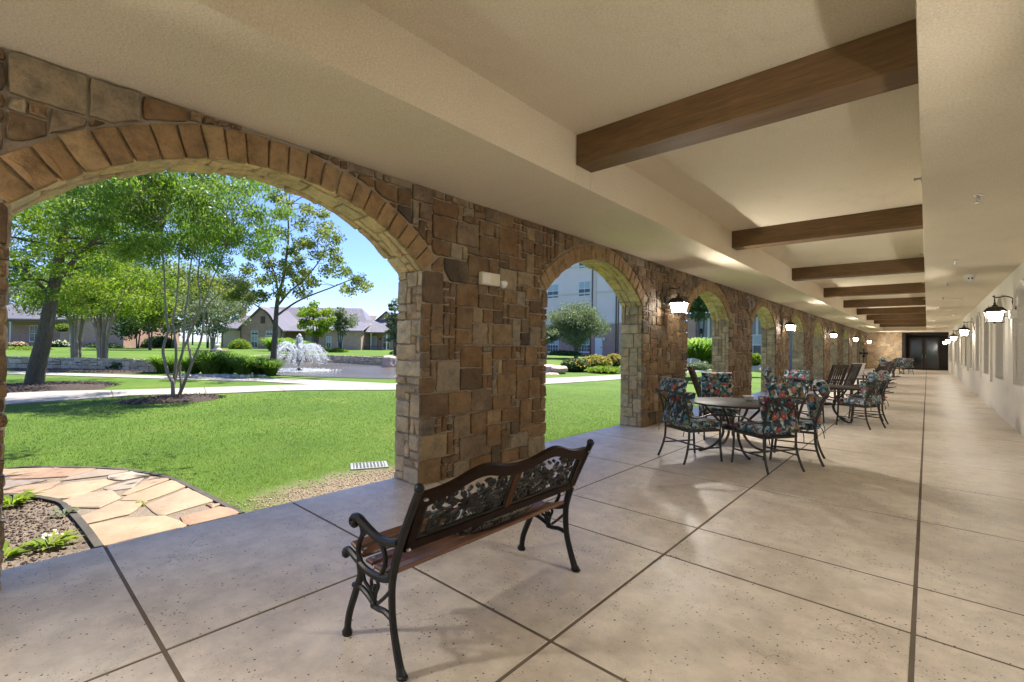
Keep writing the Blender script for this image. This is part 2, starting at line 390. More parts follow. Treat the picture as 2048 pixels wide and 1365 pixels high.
# ---------------------------------------------------------------- floor with sawn joints
def floor_mat():
    m, nt, b, o = newmat('sealed_beige_concrete'); co = coords(nt, True)
    n1 = noise(nt, co, .9, 6, .62); n2 = noise(nt, co, 5.5, 6, .7); n4 = noise(nt, co, 2.2, 5, .6)
    c = ramp(nt, n1, [(.28, (.52,.445,.36)), (.5, (.66,.585,.49)), (.72, (.76,.695,.605))])
    c = mix(nt, .6, c, ramp(nt, n2, [(.3, (.60,.585,.57)), (.62, (1.10,1.09,1.08))]), 'MULTIPLY')
    v = N(nt, 'ShaderNodeTexVoronoi', feature='F1'); v.inputs['Scale'].default_value = 46; L(nt, co, v.inputs['Vector'])
    v2 = N(nt, 'ShaderNodeTexVoronoi', feature='F1'); v2.inputs['Scale'].default_value = 105; L(nt, co, v2.inputs['Vector'])
    sel = N(nt, 'ShaderNodeSeparateColor'); L(nt, v.outputs['Color'], sel.inputs[0])
    dens = ramp(nt, n4, [(.42, (0, 0, 0)), (.66, (.85, .85, .85))])
    pit = math_(nt, 'MULTIPLY', math_(nt, 'LESS_THAN', v.outputs['Distance'], math_(nt, 'ADD', math_(nt, 'MULTIPLY', sel.outputs[1], .22), .06)), math_(nt, 'LESS_THAN', sel.outputs[0], math_(nt, 'ADD', math_(nt, 'MULTIPLY', dens, .8), .05)))
    se2 = N(nt, 'ShaderNodeSeparateColor'); L(nt, v2.outputs['Color'], se2.inputs[0])
    pit2 = math_(nt, 'MULTIPLY', math_(nt, 'LESS_THAN', v2.outputs['Distance'], .2), math_(nt, 'LESS_THAN', se2.outputs[0], math_(nt, 'MULTIPLY', dens, .5)))
    p = math_(nt, 'MAXIMUM', pit, pit2)
    # scuffs
    n5 = noise(nt, co, 3.1, 7, .75, sx=(1, .45, 1)); sc = ramp(nt, n5, [(.60, (0, 0, 0)), (.72, (1, 1, 1))])
    c = mix(nt, math_(nt, 'MULTIPLY', sc, .42), c, (.22,.18,.145))
    cv = N(nt, 'ShaderNodeTexVoronoi', feature='DISTANCE_TO_EDGE'); cv.inputs['Scale'].default_value = .55; wn = N(nt, 'ShaderNodeTexNoise'); wn.inputs['Scale'].default_value = 1.7; wn.inputs['Detail'].default_value = 6; L(nt, co, wn.inputs['Vector'])
    wa = N(nt, 'ShaderNodeVectorMath', operation='ADD'); ws = N(nt, 'ShaderNodeVectorMath', operation='SCALE'); ws.inputs['Scale'].default_value = .9; L(nt, wn.outputs['Color'], ws.inputs[0]); L(nt, ws.outputs[0], wa.inputs[0]); L(nt, co, wa.inputs[1]); L(nt, wa.outputs[0], cv.inputs['Vector'])
    c = mix(nt, math_(nt, 'MULTIPLY', math_(nt, 'LESS_THAN', cv.outputs['Distance'], .0016), math_(nt, 'MULTIPLY', dens, .5)), c, (.14,.11,.08))
    c = mix(nt, math_(nt, 'MULTIPLY', p, .92), c, (.06,.047,.035))
    L(nt, c, b.inputs['Base Color'])
    r = ramp(nt, n2, [(.3, (.34,.34,.34)), (.7, (.52,.52,.52))]); L(nt, mix(nt, p, r, (.8,.8,.8)), b.inputs['Roughness'])
    b.inputs['Specular IOR Level'].default_value = .42
    h = math_(nt, 'SUBTRACT', math_(nt, 'MULTIPLY', n2, .12), p); bump(nt, b, h, .25, .004)
    return m
FLOOR = floor_mat()
xs = [-4.475, -2.755, -1.43, -.05, XR+.02]
ys = [-9, -5.5, -2.2, .6, 1.94, 3.31, 3.985, 5.54, 7.09]+[8.64+1.55*i for i in range(29)]
ys = [y for y in ys if y < 51.5]+[54.5]
mb = MB()
for i in range(4):
    for j in range(len(ys)-1):
        gx0 = 0 if i == 0 else (.008 if i == 3 else .0065); gx1 = 0 if i == 3 else (.008 if i == 2 else .0065); gy = .007
        mb.box((xs[i]+gx0, ys[j]+gy, -.12), (xs[i+1]-gx1, ys[j+1]-gy, 0), .006)
floor = mb.build('floor', FLOOR, smooth=False); tag(floor, 'beige sealed concrete walkway floor cut into slabs by dark joints', 'floor', kind='structure')
mb = MB(); mb.box((-4.46, -9, -.16), (XR, 54.5, -.003))
JOINT = M('joint_filler', (.17,.13,.09), (.11,.083,.058), rough=.9)
tag(mb.build('floor_joint_bed', JOINT), 'dark filler bed under the sawn joints', 'floor', kind='structure')

# ---------------------------------------------------------------- ceiling
def stucco(name, c1, c2, bs=.9):
    m, nt, b, o = newmat(name); co = coords(nt, True)
    n1 = noise(nt, co, .8, 5, .6); n2 = noise(nt, co, 190, 3, .7); n3 = noise(nt, co, 70, 4, .65)
    c = ramp(nt, n1, [(.3, c1), (.7, c2)])
    c = mix(nt, .5, c, ramp(nt, n3, [(.34, (.70,.69,.67)), (.62, (1.10,1.10,1.10))]), 'MULTIPLY')
    n4 = noise(nt, co, 2.6, 6, .75, sx=(1, .5, 1)); c = mix(nt, math_(nt, 'MULTIPLY', ramp(nt, n4, [(.55,(0,0,0)),(.72,(1,1,1))]), .22), c, (.52,.43,.31))
    L(nt, c, b.inputs['Base Color']); b.inputs['Roughness'].default_value = .9; b.inputs['Specular IOR Level'].default_value = .2
    n5 = noise(nt, co, 9, 4, .6); bump(nt, b, math_(nt, 'ADD', math_(nt, 'ADD', n3, math_(nt, 'MULTIPLY', n5, 1.5)), math_(nt, 'MULTIPLY', n2, .9)), bs, .013)
    return m
CEIL = stucco('tan_stucco', (.775,.685,.525), (.825,.735,.575))
WALLC = stucco('pale_wall_stucco', (.70,.66,.59), (.75,.71,.64), .45)
BY = [4.0+5.125*k for k in range(-2, 9)]       # near faces of the beams
mb = MB()
def soffit(x0, x1):
    cuts = sorted([-9.]+[q for y in BY for q in (y+.0, y+.29)]+[54.])
    for a, b in zip(cuts, cuts[1:]): mb.box((x0, a+.003, ZC), (x1, b-.003, 4.1), .004)
soffit(XO-.10, XS); soffit(XM, XR+.35)
mb.box((XS+.001, 48, ZC+.001), (XM-.001, 54, 4.0))
mb.box((XS-.2, -9, ZU), (XM+.2, 54, ZU+.3)); mb.box((XO-.09, -9, ZC+.012), (XR+.34, 54, ZC+.05))if False else None
mb.box((XO-.16, -9.2, 4.1), (XR+.8, 54.2, 4.4))
for x0, x1 in ((XO-.08, XS-.02), (XM+.02, XR+.3)): mb.box((x0, -8.9, ZC+.02), (x1, 53.9, ZC+.3))
tag(mb.build('ceiling', CEIL, smooth=False), 'tan stucco walkway ceiling with a long recessed coffer', 'ceiling', kind='structure')

def wood_mat(name, c1, c2, rough=.45, axis='x', sc=1.):
    m, nt, b, o = newmat(name); co = coords(nt)
    sx = {'x': (.6, 9, 9), 'y': (9, .6, 9), 'z': (9, 9, .6)}[axis]
    n1 = noise(nt, co, 2.2*sc, 6, .6, sx=sx); n2 = noise(nt, co, 9*sc, 5, .6, sx=sx); n3 = noise(nt, co, 1.1, 3)
    c = ramp(nt, n1, [(.28, c1), (.72, c2)])
    c = mix(nt, .6, c, ramp(nt, n2, [(.3, (.55,.5,.47)), (.6, (1.1,1.08,1.05))]), 'MULTIPLY')
    c = mix(nt, .4, c, ramp(nt, n3, [(.3, (.6,.58,.55)), (.7, (1.15,1.12,1.1))]), 'MULTIPLY')
    L(nt, c, b.inputs['Base Color']); b.inputs['Roughness'].default_value = rough; bump(nt, b, n2, .2, .003)
    return m
BEAMW = wood_mat('stained_beam_wood', (.105,.058,.021), (.185,.105,.042), .6, 'x')
bl = ['nearest and largest brown wooden ceiling beam above the bench end of the walk', 'brown wooden ceiling beam, second from the camera, above the first table', 'brown wooden ceiling beam, third from the camera', 'brown wooden ceiling beam, fourth from the camera', 'brown wooden ceiling beam, fifth from the camera', 'brown wooden ceiling beam, sixth from the camera', 'brown wooden ceiling beam, seventh from the camera, third from the far end', 'brown wooden ceiling beam, eighth from the camera, second from the far end', 'farthest and smallest brown wooden ceiling beam before the end of the coffer']
mb = MB(); mb.box((0, 0, 0), (XM-XS-.004, .29, .312), .006); bme = None
for i, y in enumerate(BY[2:]):
    if bme is None:
        bo = mb.build('ceiling_beam', BEAMW); bme = bo
    else:
        bo = bme.copy(); COL.objects.link(bo)
    bo.location = (XS+.002, y, 3.374); tag(bo, bl[i], 'beam', 'wooden beams across the walkway ceiling', 'thing')

# ---------------------------------------------------------------- right-hand wall with arched windows
rw = thing('stucco_wall', 'pale stucco building wall with a row of arched window recesses', 'wall')
NC = [12.68+3.22*k for k in range(-2, 12)]
NH, SILL, NSP, NR_ = .785, .90, 2.42, 0.95
ncz = NSP-math.sqrt(NR_**2-NH**2)
mb = MB(); mb.quad((XR,-9,-.1),(XR,NC[0]-1.61,-.1),(XR,NC[0]-1.61,ZC+.2),(XR,-9,ZC+.2))
for c in NC: arch_panel(mb, c-1.61, c+1.61, -.1, ZC+.2, c, NH, SILL, NSP, NR_, ncz, XR, XR+.40)
mb.quad((XR,NC[-1]+1.61,-.1),(XR,54,-.1),(XR,54,ZC+.2),(XR,NC[-1]+1.61,ZC+.2))
mb.quad((XR+.40,-9,-.1),(XR+.40,54,-.1),(XR+.40,54,ZC+.2),(XR+.40,-9,ZC+.2))
mb.build('wall', WALLC, rw, smooth=False)
sur = MB(); HO = 1.13; RO = 1.42; oz0 = 2.32-math.sqrt(RO**2-HO**2)
arcO = ring_pts(0, RO, 20, oz0, HO); arcI = ring_pts(0, NR_, 20, ncz, NH)
outl = [(-HO, .735)]+arcO+[(HO, .735)]; inl = [(-NH-.0, .735)]+arcI+[(NH, .735)]
for i in range(len(outl)-1):
    o0, o1, i0, i1 = outl[i], outl[i+1], inl[i], inl[i+1]
    f = lambda p, x: (x, p[0], p[1])
    sur.quad(f(o0,-.045), f(i0,-.045), f(i1,-.045), f(o1,-.045)); sur.quad(f(o0,-.045), f(o1,-.045), f(o1,.01), f(o0,.01)); sur.quad(f(i0,-.045), f(i0,.01), f(i1,.01), f(i1,-.045))
for s_ in (-1, 1):
    a, b = sorted((s_*NH, s_*HO)); sur.quad((-.045,a,.735),(-.045,b,.735),(.01,b,.735),(.01,a,.735))
sur.box((-.046, -NH+.001, .735), (.01, NH-.001, SILL-.002))
GLASS = M('dark_window_glass', (.02,.025,.03), (.03,.035,.04), rough=.08, bstr=0)
WHITE = M('white_paint', (.75,.74,.72), (.70,.69,.67), rough=.45, bstr=.03)
wf = MB(); arcW = [(y, z) for y, z in arcI]
for i in range(len(arcW)-1): wf.bar((.36,)+arcW[i], (.36,)+arcW[i+1], .05, .05, up=(1,0,0))
wf.box((.335,-NH,SILL), (.385,-NH+.06,NSP+.02)); wf.box((.335,NH-.06,SILL), (.385,NH,NSP+.02)); wf.box((.335,-NH+.06,SILL), (.385,NH-.06,SILL+.06))
wf.box((.34,-.025,SILL+.06), (.38,.025,NSP+.35))
for z in (1.25, 1.62, 2.0, 2.4): wf.box((.345,-NH+.06,z), (.375,NH-.06,z+.03))
gp = MB(); gp.quad((.37,-NH,SILL),(.37,NH,SILL),(.37,NH,NSP),(.37,-NH,NSP)); gp.add([(.37,y,z) for y, z in arcI], [tuple(range(len(arcI)))])
s0_ = w0_ = g0_ = None
for c in NC[1:]:
    if s0_ is None:
        s0_ = sur.build('window_surround', WALLC, rw, smooth=False, fix=True); w0_ = wf.build('window', WHITE, rw, smooth=False); g0_ = gp.build('pane', GLASS, w0_, smooth=False)
        a, b = s0_, w0_
    else:
        a = s0_.copy(); b = w0_.copy(); g = g0_.copy()
        for q in (a, b, g): COL.objects.link(q)
        g.parent = b
    a.location = b.location = (XR, c, 0)

# ---------------------------------------------------------------- far end
ew = thing('stone_wall', 'stone end wall beside the dark doorway at the far end of the walk', 'wall', (0, YEND, 0))
mb = MB(); mb.rv = -1.; mb.box((XL-.4, 0, -.1), (-1.62, .5, ZC+.1))
masonry_face(mb, [XL+.02+(-1.62-XL-.02)*i/24 for i in range(25)], [ZC*j/32 for j in range(33)], lambda i, j: False, lambda u, v, d: (u, -d, v), rng, seg=.15)
mb.build('wall', JAMB, ew, angle=60, fix=False)
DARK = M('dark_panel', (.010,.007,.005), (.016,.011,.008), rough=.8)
DWOOD = M('dark_door_wood', (.03,.02,.014), (.045,.03,.02), rough=.5)
ed = thing('entrance', 'dark recessed entrance with glazed double door at the far end of the walk', 'entrance', (0, YEND, 0))
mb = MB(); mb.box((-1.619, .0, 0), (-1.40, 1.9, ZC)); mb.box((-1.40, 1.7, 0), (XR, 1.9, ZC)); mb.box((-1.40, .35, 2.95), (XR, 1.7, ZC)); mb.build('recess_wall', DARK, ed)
for x in (-1.2, -.2):
    d = MB(); d.box((x, 1.62, .05), (x+.12, 1.69, 2.75)); d.box((x+.83, 1.62, .05), (x+.95, 1.69, 2.75)); d.box((x+.12, 1.62, .05), (x+.83, 1.69, .3)); d.box((x+.12, 1.62, 2.6), (x+.83, 1.69, 2.75))
    do = d.build('door', DWOOD, ed); g = MB(); g.box((x+.12, 1.65, .3), (x+.83, 1.66, 2.6)); g.build('pane', GLASS, do)
    h = MB(); hx = x+.86 if x < -.5 else x+.09; h.tube([(hx,1.60,1.0),(hx,1.56,1.02),(hx,1.56,1.3),(hx,1.60,1.32)], .012); h.build('handle', WHITE, do)
# ---------------------------------------------------------------- furniture materials
IRON = M('black_cast_iron', (.004,.004,.0045), (.007,.007,.007), rough=.42, spec=.35, scale=20, bscale=140, bstr=.25, bdist=.002)
ALU = M('bronze_cast_aluminium', (.022,.018,.015), (.036,.031,.026), rough=.42, scale=14, bscale=120, bstr=.2, bdist=.002)
BWOOD = wood_mat('bench_slat_wood', (.10,.045,.026), (.18,.088,.052), .34, 'y')
BWOODD = wood_mat('bench_back_wood', (.009,.004,.003), (.020,.008,.005), .40, 'y')
BWOODM = wood_mat('bench_middle_wood', (.05,.02,.008), (.085,.036,.015), .4, 'z')
for q in (BWOODD, BWOODM): q.node_tree.nodes['Principled BSDF'].inputs['Specular IOR Level'].default_value = .10
RWOOD = wood_mat('dark_rocker_wood', (.035,.024,.018), (.07,.048,.036), .5, 'z')
STEEL = M('bolt_steel', (.5,.5,.5), (.4,.4,.4), rough=.3, metal=1, bstr=0)

# ---------------------------------------------------------------- garden bench (faces the garden, ends at y 1.265 and 2.65)
BX, BY0, BY1 = -2.0, 1.265, 2.65; BCY = (BY0+BY1)/2
bench = thing('garden_bench', 'black iron and wood bench with scrollwork back, facing the garden', 'bench', (BX, BCY, 0))
def bx(x, y, z): return (x-BX, y-BCY, z)
def pl(pts, y, n=6): return curve([bx(x, y, z) for x, z in pts], n)
SY = (0, 1, 0)
for e, y in enumerate((BY0, BY1)):
    m = MB()
    p = pl([(-1.752,.0),(-1.795,.105),(-1.832,.229),(-1.842,.366),(-1.83,.46),(-1.786,.59),(-1.70,.77),(-1.652,.865)], y); k = len(p)
    rr = [.030 if i < 2 else .025-.004*abs(math.sin(i/k*5)) for i in range(k)]; m.tube(p, rr, 8, flat=(SY, .75))
    m.ball(bx(-1.652, y, .872), (.026,.023,.026))
    p = pl([(-2.232,.0),(-2.215,.11),(-2.155,.25),(-2.112,.35),(-2.13,.42)], y); m.tube(p, [.030 if i < 2 else .021 for i in range(len(p))], 8, flat=(SY, .8))
    for x in (-1.752, -2.232): m.ball(bx(x, y, .012), (.034,.024,.014))
    p = pl([(-2.262,.405),(-2.24,.432),(-2.19,.425),(-2.13,.405),(-2.05,.385),(-1.95,.388),(-1.87,.41),(-1.835,.45)], y); m.tube(p, .020, 8, flat=(SY, .8))
    m.ball(bx(-2.258, y, .412), (.026,.022,.028))
    fr = m.build('end_frame', IRON, bench)
    a = MB(); p = pl([(-2.165,.578),(-2.192,.59),(-2.185,.615),(-2.145,.622),(-2.08,.600),(-1.97,.572),(-1.87,.574),(-1.79,.60)], y); a.tube(p, [.017]+[.019]*(len(p)-1), 8, flat=(SY, 1.25))
    a.ball(bx(-2.172, y, .588), (.020,.024,.020))
    a.tube(pl([(-2.125,.607),(-2.10,.56),(-2.13,.50),(-2.138,.45),(-2.11,.40)], y), .013, 8); a.tube(pl([(-2.112,.545),(-2.085,.555),(-2.06,.585)], y), .010, 6)
    a.tube(pl([(-1.965,.573),(-1.915,.53),(-1.90,.47),(-1.935,.40)], y), .012, 8); a.build('armrest', IRON, bench)
    b = MB(); b.tube(pl([(-2.175,.275),(-2.10,.285),(-2.02,.262),(-1.97,.238),(-1.90,.245),(-1.838,.235)], y), .014, 8)
    for s_ in ([(-2.105,.40),(-2.075,.33),(-2.02,.30),(-2.005,.262)], [(-1.985,.385),(-2.015,.35),(-2.0,.30),(-1.985,.25)], [(-1.985,.385),(-1.955,.35),(-1.975,.30),(-1.985,.25)], [(-1.84,.37),(-1.90,.31),(-1.955,.262)], [(-2.145,.27),(-2.13,.31),(-2.115,.335)]):
        b.tube(pl(s_, y), .0095, 6)
    b.ball(bx(-1.985, y, .245), .021); b.ball(bx(-1.985, y, .325), (.013,.013,.02)); b.build('scroll_brace', IRON, bench)
    for x, z in ((-1.662,.815),(-1.785,.56)): o = MB(); o.lathe([(0,0),(.011,.001),(.013,.005),(.009,.011),(0,.012)], bx(x+.022, y+(.03 if e == 0 else -.03), z), 10); o.build('bolt', STEEL, bench)
for x, z in ((-2.222,.449),(-2.15,.432),(-2.076,.411),(-2.0,.404),(-1.925,.413),(-1.865,.436)):
    m = MB(); tl = (-.25 if x < -2.1 else (.3 if x > -1.95 else -.05))
    T = Matrix.Translation(bx(x, BCY, z)) @ Matrix.Rotation(-tl, 4, 'Y'); m.box((-.031, -(BY1-BY0)/2+.02, -.010), (.031, (BY1-BY0)/2-.02, .011), .006, T)
    for y in (BY0+.045, BY1-.045): pass
    m.build('seat_slat', BWOOD, bench)
for x, z in ((-2.15,.446),(-2.076,.424),(-2.0,.417),(-1.925,.427)):
    for y in (BY0+.05, BY1-.05): o = MB(); o.lathe([(.011,0),(.011,.003),(.007,.006),(0,.007)], bx(x, y, z), 10); o.build('bolt', STEEL, bench)
# backrest in its leaning plane: (y, w), w up the slope from z=.47
B0 = Vector(bx(-1.828, BCY, .465)); BT = Vector((.165, 0, .40)).normalized(); BN = Vector((BT.z, 0, -BT.x))
def bk(y, w, t=0.): return B0+Vector((0, y-BCY, 0))+BT*w+BN*t
def top_w(y):
    s_ = abs(y-BCY)/((BY1-BY0)/2); return .405+.072*math.exp(-((s_-.42)/.25)**2)+.018*math.exp(-(s_/.2)**2)
WB = .095
def wm(w): return .155+(w-.055)*.75
ysb = [BY0+.02+(BY1-BY0-.04)*i/40 for i in range(41)]
m = MB(); m.prism([(y, top_w(y)) for y in ysb]+[(y, top_w(y)-.062-(.012 if abs(y-BCY) > .6 else 0)) for y in reversed(ysb)], bk, -.013, .013); m.build('top_rail', BWOODD, bench, angle=50)
m = MB(); m.prism([(BY0+.02, WB), (BY1-.02, WB), (BY1-.02, WB+.05), (BY0+.02, WB+.05)], bk, -.013, .013)
m.build('bottom_rail', BWOODD, bench)
for y in (BY0+.022, BY1-.068):
    m = MB(); m.prism([(y, WB+.05), (y+.046, WB+.05), (y+.046, top_w(y)-.055), (y, top_w(y)-.055)], bk, -.012, .012); m.build('stile', BWOODD, bench)
m = MB(); m.prism([(BCY-.022, WB+.05), (BCY+.022, WB+.05), (BCY+.022, top_w(BCY)-.055), (BCY-.022, top_w(BCY)-.055)], bk, -.011, .011); m.build('middle_stile', BWOODM, bench)
def bkp(y, w, t=0.): return bk(y, wm(w), t)
def spiral(m, cy, cw, r, a0, turns, d=1, rad=.0085, tail=None):
    pts = []; n = int(14*turns)+4
    for i in range(n+1):
        t = i/n; a = a0+d*2*PI*turns*t; q = r*(1-.80*t); pts.append(bkp(cy+q*math.cos(a), cw+q*math.sin(a)))
    if tail: pts = curve([bkp(*tail[0])]+[bkp(*q) for q in tail[1:]]+[pts[0]], 5)[:-1]+pts
    k = len(pts); m.tube(pts, [rad*(.75+.5*math.sin(PI*min(1, i/k*1.2))) for i in range(k)], 6, flat=(tuple(BN), .75))
    m.ball(pts[-1], rad*1.5, 8, 5)
def leaf(m, cy, cw, l, w, a):
    out = []
    for i in range(10):
        t = 2*PI*i/10; u = l*math.cos(t); v = w*math.sin(t)*(1-.35*math.cos(t)); out.append((cy+u*math.cos(a)-v*math.sin(a), cw+u*math.sin(a)+v*math.cos(a)))
    m.prism(out, bkp, -.007, .007)
for c0, c1 in ((BY0+.068, BCY-.022), (BCY+.022, BY1-.068)):
    m = MB(); cy = (c0+c1)/2; hw = (c1-c0)/2; w0, w1 = .045, .375
    m.prism([(c0, w0), (c1, w0), (c1, w0+.022), (c0, w0+.022)], bkp, -.008, .008)
    for y in (c0+.004, c1-.016): m.prism([(y, w0), (y+.012, w0), (y+.012, w1-.02), (y, w1-.02)], bkp, -.008, .008)
    for s_ in (-1, 1):
        spiral(m, cy+s_*hw*.72, .115, .052, PI/2*(1-s_*.2), 1.35, s_, .010, [(cy+s_*.10, .10), (cy+s_*.17, .185)])
        spiral(m, cy+s_*hw*.74, .295, .046, -PI/2, 1.3, -s_, .009, [(cy+s_*.08, .235), (cy+s_*.14, .205)])
        spiral(m, cy+s_*hw*.42, .31, .034, -PI/2, 1.2, s_, .008, [(cy+s_*.05, .22)])
        spiral(m, cy+s_*hw*.36, .105, .034, PI/2, 1.2, s_, .008, [(cy+s_*.03, .18)])
        spiral(m, cy+s_*hw*.88, .205, .026, PI, 1.2, s_, .007, [(cy+s_*.12, .215), (cy+s_*hw*.6, .21)])
        for (a, b, l, w, q) in ((.12,.24,.034,.014,.6),(.15,.16,.036,.015,-.5),(.06,.29,.034,.015,1.2),(.07,.12,.034,.014,-1.0),(.2,.235,.022,.01,.2),(.2,.335,.026,.011,.5),(.22,.075,.024,.010,0),(.10,.345,.028,.012,.2),(.235,.16,.02,.009,1.3),(.235,.255,.02,.009,-1.3)):
            leaf(m, cy+s_*a, b, l, w, q*s_ if s_ > 0 else PI-q)
    for i in range(7): leaf(m, cy+.036*math.cos(2*PI*i/7), .205+.036*math.sin(2*PI*i/7), .034, .022, 2*PI*i/7)
    m.lathe([(0,0),(.03,0)], (0,0,0), 3) if False else m.ball(bkp(cy, .205), (.022,.026,.026))
    for i in range(26):
        a = random.uniform(c0+.03, c1-.03); b = random.uniform(.09, .36); leaf(m, a, b, random.uniform(.012,.022), random.uniform(.007,.011), random.uniform(0, 6.28))
    m.build('scroll_panel', IRON, bench, angle=50)

def fan_cloth():
    m, nt, b, o = newmat('dark_fan_print_cloth'); co = coords(nt)
    sp = N(nt, 'ShaderNodeSeparateXYZ'); L(nt, co, sp.inputs[0])
    S_ = 6.5; u = math_(nt, 'MULTIPLY', sp.outputs[0], S_); v = math_(nt, 'MULTIPLY', sp.outputs[1], S_*1.5)
    row = math_(nt, 'FLOOR', v); u2 = math_(nt, 'ADD', u, math_(nt, 'MULTIPLY', math_(nt, 'PINGPONG', row, 1.), .5))
    fu = math_(nt, 'SUBTRACT', math_(nt, 'FRACT', u2), .5); fv = math_(nt, 'FRACT', v)
    an = math_(nt, 'ARCTAN2', fv, fu); st = math_(nt, 'GREATER_THAN', math_(nt, 'SINE', math_(nt, 'MULTIPLY', an, 22.)), -.1)
    d = math_(nt, 'SQRT', math_(nt, 'ADD', math_(nt, 'MULTIPLY', fu, fu), math_(nt, 'MULTIPLY', math_(nt, 'MULTIPLY', fv, fv), .30)))
    ms = math_(nt, 'MULTIPLY', math_(nt, 'LESS_THAN', d, .47), math_(nt, 'GREATER_THAN', d, .12)); f = math_(nt, 'MULTIPLY', ms, st)
    L(nt, mix(nt, f, (.022,.024,.03), (.30,.285,.23)), b.inputs['Base Color']); b.inputs['Roughness'].default_value = .85
    bump(nt, b, noise(nt, co, 300, 2), .2, .001); return m
def pillow(m, w, h, t, T=None, n=14, pw=4., base=.12):
    vs = []; fs = []
    for sgn in (1, -1):
        for i in range(n+1):
            for j in range(n+1):
                u = -1+2*i/n; v = -1+2*j/n; q = base+(1-base)*((1-abs(u)**pw)*(1-abs(v)**pw))**.5
                ed = 1-.05*(1-abs(v)**2)*(abs(u)**8)
                vs.append(Vector((u*w/2*(1-.04*(1-v*v)*abs(u)**6), v*h/2*(1-.04*(1-u*u)*abs(v)**6), sgn*q*t/2)))
    q0 = (n+1)**2
    for i in range(n):
        for j in range(n):
            a, b, c, d = i*(n+1)+j, (i+1)*(n+1)+j, (i+1)*(n+1)+j+1, i*(n+1)+j+1; fs += [(a, b, c, d), (q0+d, q0+c, q0+b, q0+a)]
    bd = [i*(n+1) for i in range(n+1)]+[n*(n+1)+j for j in range(1, n+1)]+[i*(n+1)+n for i in range(n-1, -1, -1)]+[j for j in range(n-1, 0, -1)]
    for a, b in zip(bd, bd[1:]+bd[:1]): fs.append((a, q0+a, q0+b, b))
    if T is not None: vs = [T @ v for v in vs]
    m.add(vs, fs)
m = MB(); pillow(m, .62, .36, .17, base=.04)
cu = m.build('cushion', fan_cloth(), angle=80); cu.location = (-1.925, 2.09, .545); cu.rotation_euler = (PI/2+.75, .03, PI/2)
tag(cu, 'dark throw cushion with a fan print lying on the bench seat', 'cushion', kind='thing')

# ---------------------------------------------------------------- wall lanterns
HOODM = M('lantern_black_metal', (.02,.017,.014), (.035,.03,.025), rough=.45, bstr=.1)
def lamp_glass(name, e):
    m, nt, b, o = newmat(name); b.inputs['Base Color'].default_value = (.9,.88,.82,1); b.inputs['Roughness'].default_value = .4
    b.inputs['Emission Color'].default_value = (1, .93, .83, 1); b.inputs['Emission Strength'].default_value = e; return m
LGLASS = lamp_glass('lit_lantern_front_glass', LAMP*3.3); LSIDE = lamp_glass('lit_lantern_side_glass', LAMP*.22); LDIM = lamp_glass('dimmer_lantern_front_glass', LAMP*1.0)
def sq(m, prof, c, n=4):  # square pyramid-like lathe
    m.lathe([(r*math.sqrt(2), z) for r, z in prof], c, 4, PI/4)
lan = thing('wall_lantern', '', 'lantern', group='lit lanterns along the walkway walls')
cx = .30
m = MB(); m.box((0,-.055,-.02), (.022,.055,.17), .008); m.box((.02,-.03,.02), (.045,.03,.12), .008); m.build('backplate', HOODM, lan)
m = MB(); m.tube(curve([(.03,0,.10),(.055,0,.20),(.05,0,.26),(.10,0,.30),(.16,0,.315),(.22,0,.30),(.285,0,.30),(.315,0,.315),(.30,0,.335)], 6), .011, 8); m.ball((.315,0,.318), .018)
m.tube(curve([(cx-.0,-.0,.30),(cx,-.045,.26),(cx,-.055,.19),(cx,-.035,.14)], 5), .007, 6); m.tube(curve([(cx,0,.30),(cx,.045,.26),(cx,.055,.19),(cx,.035,.14)], 5), .007, 6)
m.tube(curve([(.03,0,.05),(.05,0,-.05),(.10,0,-.09),(.17,0,-.085)], 6), .008, 6); m.build('arm', HOODM, lan)
m = MB(); sq(m, [(.168,.0),(.172,.006),(.165,.014),(.145,.045),(.115,.085),(.085,.105),(.045,.115),(.040,.135),(.022,.145),(.016,.175),(.024,.185),(.0,.21)], (cx,0,0)); m.build('hood', HOODM, lan, angle=40)
for a, b in (((1,-1),(1,1)),((1,1),(-1,1)),((-1,-1),(1,-1))):
    m = MB(); t, q = .128, .090; m.quad((cx+a[0]*t,a[1]*t,-.004),(cx+b[0]*t,b[1]*t,-.004),(cx+b[0]*q,b[1]*q,-.178),(cx+a[0]*q,a[1]*q,-.178))
    m.build('glass', LGLASS if a[0] == b[0] else LSIDE, lan, smooth=False)
m = MB()
for a in ((1,1),(1,-1),(-1,1),(-1,-1)): m.bar((cx+a[0]*.134,a[1]*.134,0),(cx+a[0]*.095,a[1]*.095,-.19), .021, .021); m.ball((cx+a[0]*.115,a[1]*.115,-.20), .018)
m.quad((cx-.129,.128,-.004),(cx-.129,-.128,-.004),(cx-.091,-.090,-.178),(cx-.091,.090,-.178)); m.box((cx-.104,-.104,-.194),(cx+.104,.104,-.180), .003); m.box((cx+.128,-.125,-.018),(cx+.136,.125,-.002)); m.bar((cx+.131,0,-.0),(cx+.093,0,-.185), .009, .009); m.lathe([(0,-.235),(.018,-.225),(.012,-.205),(.02,-.192)], (cx,0,0), 8); m.build('cage', HOODM, lan)
LL = [9.15, 19.35, 29.7, 40.0, 50.2]; RL = [13.5, 24.0, 33.2, 41.7, 49.0]
lt = [(XL+.012, y, 2.40, 0.) for y in LL]+[(XR-.0, y, 2.33, PI) for y in RL]+[(XL+.012, -1.15, 2.40, 0.), (XR, 3.3, 2.33, PI), (XR, -6.5, 2.33, PI)]
